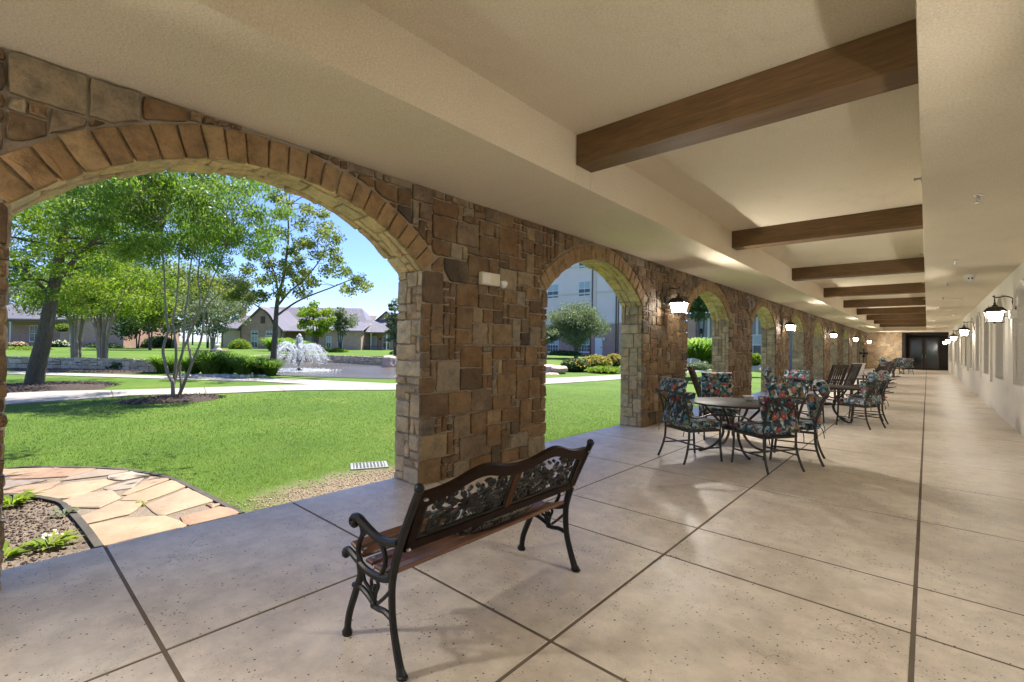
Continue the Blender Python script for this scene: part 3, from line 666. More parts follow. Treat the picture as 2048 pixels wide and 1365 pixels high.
ll = ['largest lit lantern on the stone wall, between the second and third arches', 'lit lantern, second along the stone wall, seen against the fifth arch', 'lit lantern, third along the stone wall, past the sixth arch', 'lit lantern, fourth along the stone wall, seen against the ninth arch', 'farthest lit lantern on the stone wall, close to the end wall',
 'largest lit lantern on the stucco wall, nearest the camera, beside a white box', 'lit lantern, second along the stucco wall', 'lit lantern, third along the stucco wall', 'lit lantern, fourth along the stucco wall', 'farthest lit lantern on the stucco wall, in front of the dark entrance',
 'lit lantern on the stone pier left of the first arch', 'lit lantern on the stucco wall opposite the iron bench', 'lit lantern on the stucco wall at the near end of the walk']
for i, (x, y, z, r) in enumerate(lt):
    if i == 0: lan.location = (x, y, z); lan.rotation_euler = (0, 0, r); lan['label'] = ll[0]
    else:
        q = copy_tree(lan, (x, y, z), r, ll[i])
        if r:                                   # the lanterns on the stucco wall burn dimmer
            for g in [g for g in bpy.data.objects if g.parent is q and g.name.startswith('glass') and g.data.materials[0] is LGLASS]:
                g.material_slots[0].link = 'OBJECT'; g.material_slots[0].material = LDIM

# ---------------------------------------------------------------- small fittings
PLAST = M('ivory_plastic', (.66,.62,.50), (.60,.56,.45), rough=.5, bstr=.02)
CLEAR = M('milky_lens', (.75,.74,.70), (.7,.69,.65), rough=.2, bstr=0)
em = thing('emergency_light', 'small ivory emergency light box with a round lamp head on the stone pier', 'emergency light', (XL+.035, 4.0, 2.30))
m = MB(); m.box((0,-.14,-.075), (.075,.17,.075), .01); m.build('housing', PLAST, em)
m = MB(); m.box((.0762,-.125,-.055), (.078,-.005,.058)); m.build('label_plate', WHITE, em)
m = MB(); m.lathe([(.018,-.02),(.03,0),(.055,.03),(.058,.05),(.05,.058),(0,.064)], (0,0,0), 16); h = m.build('lamp_head', CLEAR, em); h.location = (.055,.215,-.02); h.rotation_euler = (-1.9, 0, .2)
sb = thing('junction_box', 'white box with a bracket on the stucco wall under the nearest lantern', 'junction box', (XR-.046, 12.95, 2.27))
m = MB(); m.box((-.10,-.07,-.10), (0,.07,.06), .008); m.build('housing', WHITE, sb); m = MB(); m.box((-.012,-.13,-.10), (0,-.09,.30), .004); m.build('bracket', PLAST, sb); m = MB(); m.bar((-.20,-.02,.06),(-.03,-.02,-.02), .10, .012); m.build('flap', WHITE, sb)
dc = thing('security_camera', 'white dome security camera on the ceiling above the stucco wall', 'camera', (.68, 14.0, ZC))
m = MB(); m.lathe([(.085,0),(.09,-.02),(.085,-.05),(.075,-.055)], (0,0,0), 18); m.build('base', WHITE, dc); m = MB(); m.ball((0,-.01,-.075), (.07,.07,.065), 14, 9); b = m.build('head', WHITE, dc)
for x in (-.025,.025):
    m = MB(); m.ball((x,-.07,-.09), (.016,.012,.018), 8, 6); m.build('lens', IRON, b)
sp = thing('sprinkler_head', '', 'sprinkler', group='ceiling sprinklers'); m = MB(); m.lathe([(.038,0),(.036,-.008),(.012,-.012),(.012,-.04),(.008,-.05)], (0,0,0), 12); m.build('escutcheon', STEEL, sp)
m = MB(); m.tube([(.012,0,-.035),(.018,0,-.06),(0,0,-.075)], .004, 6); m.tube([(-.012,0,-.035),(-.018,0,-.06),(0,0,-.075)], .004, 6); m.lathe([(.028,-.078),(.028,-.081)], (0,0,0), 10); m.build('deflector', STEEL, sp)
spl = ['ceiling sprinkler nearest the camera, above the wide bare floor', 'ceiling sprinkler just before the dome camera', 'ceiling sprinkler just past the dome camera', 'ceiling sprinkler beside the nearest flush ceiling light', 'ceiling sprinkler between the two nearest flush ceiling lights', 'ceiling sprinkler before the second flush ceiling light', 'farthest ceiling sprinkler, near the entrance']
for i, (x, y) in enumerate(((.40,7.0),(.38,11.65),(.36,15.4),(.35,19.4),(.34,23.5),(.33,28),(.33,33.5))):
    if i == 0: sp.location = (x, y, ZC); sp['label'] = spl[0]
    else: copy_tree(sp, (x, y, ZC), label=spl[i])
sw = thing('sprinkler_head', '', 'sprinkler', group='sidewall sprinklers beside the beams'); m = MB(); m.lathe([(.034,0),(.03,.008),(.011,.012),(.011,.06),(.02,.065),(.02,.068)], (0,0,0), 10); q = m.build('body', STEEL, sw); q.rotation_euler = (0, -PI/2, 0)
for i, y in enumerate((6.7, 11.8, 16.9, 22.0)):
    lb = 'sidewall sprinkler on the coffer edge between the %s beams' % ('first and second', 'second and third', 'third and fourth', 'fourth and fifth')[i]
    if i == 0: sw.location = (XM, y, ZU-.30); sw['label'] = lb
    else: copy_tree(sw, (XM, y, ZU-.30), label=lb)
fl_ = thing('ceiling_vent', '', 'ceiling vent', group='flush white ceiling fittings'); m = MB(); m.box((-.30,-.09,-.018), (.30,.09,0), .006); m.build('frame', WHITE, fl_); m = MB()
for q in range(5): m.box((-.27,-.07+.03*q,-.021), (.27,-.053+.03*q,-.0181))
m.build('louvre', PLAST, fl_)
for i, y in enumerate((20.0, 29.0, 40.0)):
    lb = ('nearest long flush ceiling vent, past the dome camera', 'middle one of the long flush ceiling vents', 'farthest long flush ceiling vent, near the entrance')[i]
    if i == 0: fl_.location = (.58, y, ZC); fl_['label'] = lb
    else: copy_tree(fl_, (.58, y, ZC), label=lb)

# ---------------------------------------------------------------- floral cloth
def floral():
    m, nt, b, o = newmat('floral_outdoor_cloth'); co0 = coords(nt)
    oi = N(nt, 'ShaderNodeObjectInfo'); off = N(nt, 'ShaderNodeVectorMath', operation='SCALE'); off.inputs['Scale'].default_value = 9.
    cb = N(nt, 'ShaderNodeCombineXYZ'); 
    for i in range(3): L(nt, oi.outputs['Random'], cb.inputs[i])
    L(nt, cb.outputs[0], off.inputs[0]); ad = N(nt, 'ShaderNodeVectorMath', operation='ADD'); L(nt, co0, ad.inputs[0]); L(nt, off.outputs[0], ad.inputs[1]); co = ad.outputs[0]
    wob = N(nt, 'ShaderNodeTexNoise'); wob.inputs['Scale'].default_value = 11; L(nt, co, wob.inputs['Vector'])
    w2 = N(nt, 'ShaderNodeVectorMath', operation='SCALE'); w2.inputs['Scale'].default_value = .07; L(nt, wob.outputs['Color'], w2.inputs[0])
    ad2 = N(nt, 'ShaderNodeVectorMath', operation='ADD'); L(nt, co, ad2.inputs[0]); L(nt, w2.outputs[0], ad2.inputs[1])
    v = N(nt, 'ShaderNodeTexVoronoi'); v.inputs['Scale'].default_value = 30; L(nt, ad2.outputs[0], v.inputs['Vector'])
    se = N(nt, 'ShaderNodeSeparateColor'); L(nt, v.outputs['Color'], se.inputs[0])
    c = ramp(nt, se.outputs[0], [(0,(.012,.03,.05)),(.2,(.05,.17,.24)),(.36,(.010,.02,.035)),(.5,(.23,.34,.40)),(.62,(.16,.19,.07)),(.72,(.015,.05,.08)),(.82,(.48,.46,.40)),(.9,(.17,.10,.045))], 'CONSTANT')
    ln = noise(nt, co, 60, 2); c = mix(nt, .5, c, ramp(nt, ln, [(.4,(.55,.6,.65)),(.6,(1.2,1.2,1.2))]), 'MULTIPLY')
    f = N(nt, 'ShaderNodeTexVoronoi'); f.inputs['Scale'].default_value = 7.6; f.inputs['Randomness'].default_value = .75; L(nt, co, f.inputs['Vector'])
    sc = N(nt, 'ShaderNodeVectorMath', operation='SCALE'); sc.inputs['Scale'].default_value = 7.6; L(nt, co, sc.inputs[0])
    ps = N(nt, 'ShaderNodeVectorMath', operation='SCALE'); ps.inputs['Scale'].default_value = 7.6; L(nt, f.outputs['Position'], ps.inputs[0])
    dv = N(nt, 'ShaderNodeVectorMath', operation='SUBTRACT'); L(nt, sc.outputs[0], dv.inputs[0]); L(nt, ps.outputs[0], dv.inputs[1])
    sp_ = N(nt, 'ShaderNodeSeparateXYZ'); L(nt, dv.outputs[0], sp_.inputs[0])
    an = math_(nt, 'ARCTAN2', math_(nt, 'ADD', sp_.outputs[1], sp_.outputs[2]), sp_.outputs[0])
    pet = math_(nt, 'ABSOLUTE', math_(nt, 'SINE', math_(nt, 'MULTIPLY', an, 5.0)))
    thr = math_(nt, 'ADD', math_(nt, 'MULTIPLY', pet, .30), .10)
    fs = N(nt, 'ShaderNodeSeparateColor'); L(nt, f.outputs['Color'], fs.inputs[0])
    on = math_(nt, 'MULTIPLY', math_(nt, 'LESS_THAN', f.outputs['Distance'], thr), math_(nt, 'LESS_THAN', fs.outputs[1], .48))
    fc = ramp(nt, fs.outputs[0], [(0,(.36,.035,.035)),(.5,(.30,.022,.05)),(.75,(.42,.13,.045)),(.9,(.48,.36,.33))], 'CONSTANT')
    fc = mix(nt, math_(nt, 'LESS_THAN', f.outputs['Distance'], .09), fc, (.42,.33,.10))
    c = mix(nt, on, c, fc); L(nt, c, b.inputs['Base Color']); b.inputs['Roughness'].default_value = .85; b.inputs['Sheen Weight'].default_value = .15
    bump(nt, b, noise(nt, co0, 260, 2), .15, .001); return m
FLORAL = floral()

# ---------------------------------------------------------------- dining chair (faces +y, origin on the floor under the seat)
ch = thing('dining_chair', '', 'chair', group='cushioned patio chairs round the tables')
UPX = (1, 0, 0)
for s_ in (-1, 1):
    m = MB(); m.tube(curve([(s_*.275,-.335,0),(s_*.262,-.285,.12),(s_*.25,-.245,.27),(s_*.248,-.235,.42)], 5), .016, 8, flat=(UPX, .85)); m.build('leg', ALU, ch)
    m = MB(); m.tube(curve([(s_*.265,.275,0),(s_*.262,.262,.12),(s_*.258,.25,.28),(s_*.262,.245,.42)], 5), .016, 8, flat=(UPX, .85)); m.build('leg', ALU, ch)
    m = MB(); m.tube(curve([(s_*.262,.245,.42),(s_*.275,.25,.53),(s_*.295,.20,.625),(s_*.30,.06,.64),(s_*.285,-.10,.60),(s_*.262,-.20,.60),(s_*.255,-.255,.63)], 6), .016, 8, flat=((0,0,1), .7)); m.build('armrest', ALU, ch)
m = MB()
for s_ in (-1, 1):
    m.tube(curve([(s_*.248,-.235,.42),(s_*.252,-.245,.56),(s_*.258,-.285,.74),(s_*.262,-.345,.89),(s_*.285,-.385,.925)], 6), .015, 8, flat=(UPX, .85))
    m.tube(curve([(s_*.01,-.262,.50),(s_*.15,-.27,.56),(s_*.19,-.285,.68),(s_*.13,-.315,.80),(s_*.0,-.335,.86)], 6), .010, 6)
    m.tube(curve([(s_*.245,-.25,.52),(s_*.10,-.28,.62),(s_*.07,-.30,.72),(s_*.15,-.325,.82),(s_*.25,-.335,.87)], 6), .010, 6)
m.tube(curve([(-.27,-.37,.905),(-.14,-.375,.925),(0,-.375,.93),(.14,-.375,.925),(.27,-.37,.905)], 5), .017, 8, flat=((0,1,0), .7)); m.tube([(-.25,-.25,.50),(.25,-.25,.50)], .011, 6)
m.build('back_frame', ALU, ch)
m = MB(); m.box((-.265,-.25,.405), (-.235,.26,.435), .006); m.box((.235,-.25,.405), (.265,.26,.435), .006); m.box((-.235,-.25,.405), (.235,-.22,.435), .006); m.box((-.235,.23,.405), (.235,.26,.435), .006)
for q in range(5): m.box((-.235,-.16+.085*q,.412), (.235,-.13+.085*q,.424))
m.build('seat_frame', ALU, ch)
m = MB(); m.tube([(-.258,-.27,.19),(-.262,.258,.19)], .011, 6); m.tube([(.258,-.27,.19),(.262,.258,.19)], .011, 6); m.tube([(-.26,.0,.19),(.26,.0,.19)], .011, 6); m.tube([(-.25,-.25,.26),(.25,-.25,.26)], .010, 6); m.build('stretcher', ALU, ch)
m = MB(); pillow(m, .53, .52, .125, Matrix.Translation((0,.015,.495)), base=.45); m.build('seat_cushion', FLORAL, ch, angle=80)
m = MB(); m2 = Matrix.Translation((0,-.215,.70)) @ Matrix.Rotation(PI/2-.20, 4, 'X'); pillow(m, .52, .46, .13, m2, base=.4)
m2 = Matrix.Translation((0,-.315,1.0)) @ Matrix.Rotation(PI/2-.42, 4, 'X'); pillow(m, .50, .20, .13, m2, base=.4); m.build('back_cushion', FLORAL, ch, angle=80)
for s_ in (-1, 1):
    m = MB(); m.tube(curve([(s_*.24,-.25,.52),(s_*.275,-.30,.50),(s_*.27,-.33,.44),(s_*.26,-.34,.36)], 4), .006, 5); m.build('tie', FLORAL, ch)
# round table
TTOP = M('dark_slate_table_top', (.03,.026,.022), (.055,.048,.04), rough=.55, scale=6, bscale=40, bstr=.2, spec=.25)
tb = thing('patio_table', '', 'table', group='round patio tables'); TR = .62
m = MB(); m.lathe([(0,.70),(TR-.04,.70),(TR-.01,.705),(TR,.715),(TR,.728),(TR-.012,.735),(0,.735)], (0,0,0), 48)
for a in range(4): m.bar((0,0,.7353),(.60*math.cos(a*PI/2+.4),.60*math.sin(a*PI/2+.4),.7353), .006, .002)
m.build('table_top', TTOP, tb)
for a in range(4):
    c, s_ = math.cos(a*PI/2+.7), math.sin(a*PI/2+.7); m = MB(); m.tube(curve([(r*c, r*s_, z) for r, z in ((.43,.70),(.36,.60),(.22,.46),(.15,.34),(.17,.22),(.30,.08),(.45,.022),(.50,.015))], 6), .018, 8); m.build('leg', ALU, tb)
m = MB(); m.lathe([(.15,.33),(.165,.34),(.165,.36),(.15,.37)], (0,0,0), 20); m.build('ring', ALU, tb)
def rzof(dx, dy): return math.atan2(-dx, dy)
T1 = Vector((-2.12, 7.30, 0)); T2 = Vector((-1.62, 12.2, 0)); T3 = Vector((-1.55, 41.8, 0))
tb.location = T1; tb['label'] = 'nearest round dark patio table, ringed by four cushioned chairs'
copy_tree(tb, T2, .3, 'second round dark patio table, before the wooden rocking chairs'); copy_tree(tb, T3, .1, 'farthest round dark patio table, by the dark entrance')
CH = [((-2.41,6.44), (.506,.862), 'patio chair left of the nearest table, its ringed back to the bench'), ((-1.56,6.68), (-.85,.53), 'patio chair in front of the nearest table, its cushioned back turned to the camera'),
 ((-1.36,7.45), (-.98,-.12), 'patio chair at the nearest table with its back to the stucco wall side'), ((-2.62,8.22), (.45,-.89), 'patio chair behind the nearest table, its bright cushion facing the camera'),
 ((-1.92,11.35), (.25,.97), 'patio chair at the second table with its back to the nearest table'), ((-2.42,11.9), (.95,.3), 'patio chair at the second table, on the garden side'),
 ((-1.02,11.62), (-.93,.36), 'patio chair at the second table nearest the floor joint, arms towards the camera'), ((-.98,12.6), (-.97,-.2), 'patio chair at the second table, behind the one nearest the floor joint'),
 ((-1.05,41.0), (-.45,.89), 'patio chair with its bare ringed back turned, before the dark entrance'), ((-2.1,41.3), (.8,.6), 'patio chair at the farthest table, on the garden side'), ((-1.5,42.7), (-.05,-1), 'patio chair behind the farthest table with a pale cushion')]
for i, (p, d, lb) in enumerate(CH):
    if i == 0: ch.location = p+(0,); ch.rotation_euler = (0, 0, rzof(*d)); ch['label'] = lb
    else: copy_tree(ch, p+(0,), rzof(*d), lb)
cj = thing('candle_jar', 'small white glass candle jar on the second patio table', 'candle jar', (T2.x-.25, T2.y+.1, .736)); m = MB(); m.lathe([(.0,0),(.045,.002),(.05,.06),(.045,.11),(.04,.11),(.043,.06),(.035,.02),(0,.018)], (0,0,0), 16); m.build('jar', CLEAR, cj)
m = MB(); m.lathe([(0,.019),(.03,.019),(.03,.06),(0,.062)], (0,0,0), 12); m.build('candle', PLAST, cj)
bo = thing('glass_bowl', 'small pale glass bowl on the nearest patio table', 'bowl', (T1.x+.12, T1.y+.3, .736)); m = MB(); m.lathe([(0,0),(.03,.0),(.06,.03),(.085,.07),(.08,.072),(.055,.035),(0,.01)], (0,0,0), 20); m.build('bowl', CLEAR, bo)

# ---------------------------------------------------------------- rocking chairs (face +y)
rk = thing('rocking_chair', '', 'rocking chair', group='dark wooden rocking chairs')
for s_ in (-1, 1):
    m = MB(); m.tube(curve([(s_*.27,-.52,.075),(s_*.27,-.25,.025),(s_*.27,0,.012),(s_*.27,.25,.025),(s_*.27,.42,.06)], 6), .017, 6); m.build('rocker', RWOOD, rk)
    m = MB(); m.bar((s_*.27,.24,.03),(s_*.27,.26,.60), .045, .05); m.build('leg', RWOOD, rk)
    m = MB(); m.bar((s_*.27,-.22,.03),(s_*.27,-.20,.42), .045, .05); m.build('leg', RWOOD, rk)
    m = MB(); m.box((s_*.27-.045,-.30,.60), (s_*.27+.045,.31,.625), .006); m.build('armrest', RWOOD, rk)
m = MB()
for q in range(6): m.box((-.25,-.22+.085*q,.40-.006*(5-q)), (.25,-.145+.085*q,.42-.006*(5-q)), .004)
m.box((-.25,.24,.34), (.25,.265,.415)); m.build('seat', RWOOD, rk)
m = MB()
for s_ in (-1, 1): m.bar((s_*.262,-.20,.36),(s_*.262,-.47,1.12), .04, .045)
m.bar((-.245,-.455,1.085),(.245,-.455,1.085), .03, .085, up=(0,.3,1)); m.bar((-.245,-.235,.46),(.245,-.235,.46), .03, .06, up=(0,.3,1))
for q in range(6): x = -.20+.08*q; m.bar((x,-.245,.48),(x,-.45,1.06), .036, .014, up=(0,1,.3))
m.build('backrest', RWOOD, rk)
RK = [((-2.15,15.6),(-.86,.5),'dark rocking chair with its slatted back to the second table'), ((-2.0,17.3),(-.95,.3),'dark rocking chair behind the foremost one, near the stone piers'), ((-1.5,18.7),(-.97,.2),'dark rocking chair with its side to the floor joint, past the floral chairs'),
 ((-1.45,21.4),(-.96,-.25),'dark rocking chair, fourth along the row of rockers'), ((-1.5,24.5),(-.97,.2),'dark rocking chair whose rockers stick out over the floor joint'), ((-1.6,28.0),(-.95,-.2),'dark rocking chair, sixth along the row of rockers'),((-1.75,31.5),(-.97,.1),'dark rocking chair, seventh along the row of rockers'),((-1.7,35.5),(-.95,-.15),'farthest dark rocking chair, before the last table'), ((-3.25,9.9),(.85,.5),'dark rocking chair tilted against the third stone pier')]
for i, (p, d, lb) in enumerate(RK):
    if i == 0: rk.location = p+(0,); rk.rotation_euler = (0, 0, rzof(*d)); rk['label'] = lb
    else: copy_tree(rk, p+(0,), rzof(*d), lb)
pf = thing('pedestal_fan', 'round black pedestal fan standing before the end wall', 'fan', (-3.1, 38.0, 0), -.5)
m = MB(); m.lathe([(.22,0),(.22,.02),(.05,.05),(.022,.07),(.022,1.15)], (0,0,0), 16); m.build('stand', IRON, pf)
m = MB()
for q in range(16): m.tube([(.03*math.cos(q*PI/8),-.02,.03*math.sin(q*PI/8)+1.38),(.28*math.cos(q*PI/8),-.07,.28*math.sin(q*PI/8)+1.38),(.29*math.cos(q*PI/8),.02,.29*math.sin(q*PI/8)+1.38)], .006, 5)
m.build('cage', IRON, pf)
m = MB()
for q in range(4): a = q*PI/2; m.add([(.03*math.cos(a),0,1.38+.03*math.sin(a)),(.26*math.cos(a-.35),-.03,1.38+.26*math.sin(a-.35)),(.27*math.cos(a),0,1.38+.27*math.sin(a)),(.26*math.cos(a+.35),.03,1.38+.26*math.sin(a+.35))], [(0,1,2,3)])
m.build('blade', IRON, pf); m = MB(); m.ball((0,.06,1.38), (.09,.12,.09)); m.build('motor', IRON, pf)
pt = thing('planter', 'white tapered planter beside the pedestal fan', 'planter', (-3.05, 34.6, 0)); m = MB(); m.lathe([(.16,0),(.20,.05),(.30,.72),(.33,.75),(.33,.80),(.29,.80),(.27,.70)], (0,0,0), 20); m.build('pot', WHITE, pt)
m = MB(); m.lathe([(0,.71),(.275,.70)], (0,0,0), 20); m.build('soil', JOINT, pt)
# ================================================================ garden
def gy_(px, py, Y):
    d = ray(px, py); return CAM+d*(Y/d.y)
# ---------------------------------------------------------------- ground materials
def grass_mat():
    m, nt, b, o = newmat('lawn_turf'); co = coords(nt, True)
    n1 = noise(nt, co, .35, 5, .6); n2 = noise(nt, co, 3., 5, .65); n3 = noise(nt, co, 95, 4, .75, sx=(1, 1, 1))
    c = ramp(nt, n1, [(.3, (.060,.118,.009)), (.55, (.088,.155,.014)), (.75, (.135,.178,.030))])
    c = mix(nt, .6, c, ramp(nt, n2, [(.3, (.75,.8,.7)), (.65, (1.15,1.12,1.1))]), 'MULTIPLY')
    c = mix(nt, .8, c, ramp(nt, n3, [(.3, (.66,.7,.6)), (.65, (1.16,1.13,1.12))]), 'MULTIPLY')
    # worn earth close to the walkway by the first pier
    sp_ = N(nt, 'ShaderNodeSeparateXYZ'); L(nt, co, sp_.inputs[0])
    dx = math_(nt, 'MULTIPLY', math_(nt, 'ABSOLUTE', math_(nt, 'ADD', sp_.outputs[0], 4.55)), 1.15); dy = math_(nt, 'MULTIPLY', math_(nt, 'ABSOLUTE', math_(nt, 'SUBTRACT', sp_.outputs[1], 2.75)), .62)
    d = math_(nt, 'SQRT', math_(nt, 'ADD', math_(nt, 'MULTIPLY', dx, dx), math_(nt, 'MULTIPLY', dy, dy)))
    e = math_(nt, 'ADD', d, math_(nt, 'MULTIPLY', math_(nt, 'SUBTRACT', noise(nt, co, 4.5, 6, .7), .5), 1.1))
    dm = ramp(nt, e, [(.45, (1,1,1)), (.85, (0,0,0))])
    ec = ramp(nt, n3, [(.3, (.13,.09,.06)), (.5, (.235,.18,.12)), (.7, (.32,.265,.19))])
    c = mix(nt, dm, c, ec)
    L(nt, c, b.inputs['Base Color']); b.inputs['Roughness'].default_value = .85; b.inputs['Specular IOR Level'].default_value = .25
    bump(nt, b, n3, .8, .03); return m
GRASS = grass_mat()
ZL = -.035
BIG = 900
mb = MB(); xs_ = [-BIG, -120, -60, -40, -25, -15, -10, -7, XO]; ys_ = [-BIG, -60, -20, -5, 0, 5, 10, 20, 40, 80, BIG]
for i in range(len(xs_)-1):
    for j in range(len(ys_)-1): mb.quad((xs_[i],ys_[j],ZL),(xs_[i+1],ys_[j],ZL),(xs_[i+1],ys_[j+1],ZL),(xs_[i],ys_[j+1],ZL))
mb.quad((XO,-BIG,ZL),(BIG,-BIG,ZL),(BIG,-9.05,ZL),(XO,-9.05,ZL)); mb.quad((XO,56,ZL),(BIG,56,ZL),(BIG,BIG,ZL),(XO,BIG,ZL)); mb.quad((XR+.9,-9.05,ZL),(BIG,-9.05,ZL),(BIG,56,ZL),(XR+.9,56,ZL))
tag(mb.build('lawn', GRASS, smooth=False, fix=False), 'mown green lawn beside the arcade', 'lawn', kind='structure')
# standing blades on the nearest lawn
FP = [(0,938),(60,933),(100,934),(190,935),(258,940),(342,956),(430,998),(483,1026)]
inE = [(0,988),(50,990),(117,1001),(137,1017),(168,1051),(200,1095)]
outW = [gz(*p) for p in FP]; inW = [gz(*p) for p in inE]
def inside(px, py, poly):
    r = np.zeros(len(px), bool); n = len(poly)
    for i in range(n):
        x0, y0 = poly[i][0], poly[i][1]; x1, y1 = poly[(i+1) % n][0], poly[(i+1) % n][1]
        c = ((y0 > py) != (y1 > py)) & (px < (x1-x0)*(py-y0)/(y1-y0+1e-12)+x0); r ^= c
    return r
nb = 330000
gxr = XO-.02-NR.random(nb)**1.6*11.2; gyr = -1.5+NR.random(nb)*20
keep = ~inside(gxr, gyr, [(p.x, p.y) for p in outW]+[(-4.47, -3), (-14, -3), (-14, -.6)])
dd = np.sqrt(((gxr+4.55)*1.15)**2+((gyr-2.75)*.62)**2); keep &= NR.random(nb) < np.clip(1.25-np.hypot(gxr+4.4, np.maximum(0, gyr-3))/10.5, 0, 1); keep &= (dd > .95) | (NR.random(nb) < .45*np.clip(dd, .1, 1)**1.5)
gxr, gyr, dd = gxr[keep], gyr[keep], dd[keep]; nb = len(gxr)
an = NR.random(nb)*6.283; hh = (.010+NR.random(nb)*.016)*(1+.12*(gxr+4)/-5); ww = .0016+NR.random(nb)*.0016+.00035*np.abs(gxr+4)
tl = NR.normal(0, .009, (nb, 2)); V = np.zeros((nb, 3, 3)); base = np.stack([gxr, gyr, np.full(nb, ZL)], 1)
off = np.stack([np.cos(an)*ww, np.sin(an)*ww, np.zeros(nb)], 1)
V[:, 0] = base-off; V[:, 1] = base+off; V[:, 2] = base; V[:, 2, :2] += tl; V[:, 2, 2] += hh
def leaf_mat(name, cols, transl=.35, rough=.55):
    m, nt, b, o = newmat(name); r = rnd_attr(nt); k = len(cols)
    c = ramp(nt, r, [(i/(k-1), q) for i, q in enumerate(cols)]); L(nt, c, b.inputs['Base Color']); b.inputs['Roughness'].default_value = rough; b.inputs['Specular IOR Level'].default_value = .35
    t = N(nt, 'ShaderNodeBsdfTranslucent'); L(nt, mix(nt, 1., c, (1.5,1.6,.8), 'MULTIPLY'), t.inputs[0])
    mx = N(nt, 'ShaderNodeMixShader'); mx.inputs[0].default_value = transl; L(nt, b.outputs[0], mx.inputs[1]); L(nt, t.outputs[0], mx.inputs[2]); L(nt, mx.outputs[0], o.inputs[0]); return m
BLADE = leaf_mat('grass_blade', [(.065,.13,.008),(.095,.165,.014),(.125,.19,.022),(.20,.22,.055)], .3)
tag(npmesh('grass', V.reshape(-1, 3), np.arange(nb*3).reshape(-1, 3), BLADE, rnd=np.repeat(np.clip(.5+.22*np.sin(gxr*1.3+np.sin(gyr*.9)*1.5)*np.sin(gyr*1.1+np.sin(gxr*.7)*2)+.16*np.sin(gxr*4.1+gyr*2.3)+.45*(NR.random(nb)-.5)+.3*np.exp(-(dd-.9)*2.), 0, 1), 3)), 'short grass blades standing on the nearest lawn', 'grass', kind='stuff')

# ---------------------------------------------------------------- walks
CONC = M('pale_walk_concrete', (.245,.22,.19), (.30,.275,.24), rough=.85, scale=1.5, bscale=60, world=True)
def ribbon(name, A, B, z, mat, label, thick=.05, cat='path', kind='structure'):
    A = curve([(p[0], p[1], z) for p in A], 6); B = curve([(p[0], p[1], z) for p in B], 6); m = MB()
    for i in range(len(A)-1):
        m.quad(A[i], A[i+1], B[i+1], B[i])
        for q in (A, B): m.quad(q[i], q[i+1], q[i+1]-Vector((0,0,thick)), q[i]-Vector((0,0,thick)))
    return tag(m.build(name, mat, smooth=False), label, cat, kind=kind)
ZP = -.012
ribbon('path', [(-13.4,-30),(-15.2,-6),(-15.85,.24),(-16.25,2.8),(-15.57,4.3),(-14.96,6.7),(-13.25,9.1),(-12.1,12),(-11.4,16),(-11.05,20.3),(-11.2,26),(-12,40)],
       [(-15.8,-30),(-18.0,-6),(-19.1,.28),(-18.3,2.85),(-17.7,4.95),(-16.87,8.0),(-15.3,10.6),(-14.4,13.5),(-13.6,17.9),(-13.0,22),(-13.0,27),(-14,40)], ZP, CONC, 'pale concrete garden walk curving past the arches')
ribbon('path', [(-15.6,10.3),(-17.6,9.45),(-20.27,8.25),(-22.2,6.6),(-27.1,3.55),(-31.9,.5),(-40,-4.6),(-60,-17)], [(-15.2,10.0),(-16.8,8.0),(-19.5,6.9),(-21.4,5.6),(-26.3,2.5),(-31.2,-.6),(-39.4,-5.8),(-59,-18.5)], ZP+.003, CONC, 'narrow concrete branch walk leading off behind the trees')
mb = MB()
for (px, py), (qx, qy) in (((222,779),(227,794)),((408,774),(413,786)),((553,772),(572,782)),((700,770),(735,778))):
    a, b = gz(px, py), gz(qx, qy); mb.bar((a.x, a.y, ZP+.001), (b.x, b.y, ZP+.001), .025, .006)
tag(mb.build('path_joint', JOINT), 'dark joints across the garden walk', 'path', kind='structure')

# ---------------------------------------------------------------- pond and raised lawn
def water_mat():
    m, nt, b, o = newmat('pond_water'); co = coords(nt, True); n1 = noise(nt, co, 2.2, 6, .7, sx=(1, 1.6, 1)); n2 = noise(nt, co, .25, 3)
    L(nt, ramp(nt, n2, [(.35, (.085,.073,.050)), (.65, (.13,.112,.08))]), b.inputs['Base Color']); b.inputs['Roughness'].default_value = .12; b.inputs['Specular IOR Level'].default_value = .5
    bump(nt, b, n1, .9, .10); return m
pond = [(-22.2,9.2),(-19.8,10.3),(-17.5,11.9),(-15.9,13.8),(-15.2,16.0),(-16,18.6),(-19,20),(-24,19.3),(-30,18.4),(-37.6,18.0),(-37.3,13.8),(-33,10.7),(-30.2,8.9),(-27.5,7.6),(-24.6,8.4)]
pc = curve([(x, y, 0) for x, y in pond+pond[:1]], 6)[:-1]
mb = MB(); mb.add([(p.x, p.y, -.014) for p in pc], [tuple(range(len(pc)))]); tag(mb.build('water', water_mat(), smooth=False), 'rippled brownish pond water round the fountain', 'pond', kind='structure')
WP = [(-62,-16),(-46,-6),(-35.5,.84),(-28.7,5.6),(-30.4,9.0),(-37.4,13.7),(-37.8,18.2),(-30,18.6),(-24.0,19.6)]
PALE = stone_mat('pale_rubble_stone', [(.50,.44,.35),(.42,.36,.27),(.56,.51,.43),(.36,.31,.24),(.48,.38,.27),(.60,.55,.46)], (.16,.14,.115), .8)
rwl = thing('retaining_wall', 'low pale rubble stone wall holding up the far lawn round the pond', 'wall'); mb = MB(); mb.rv = -1.
rng = random.Random(3)
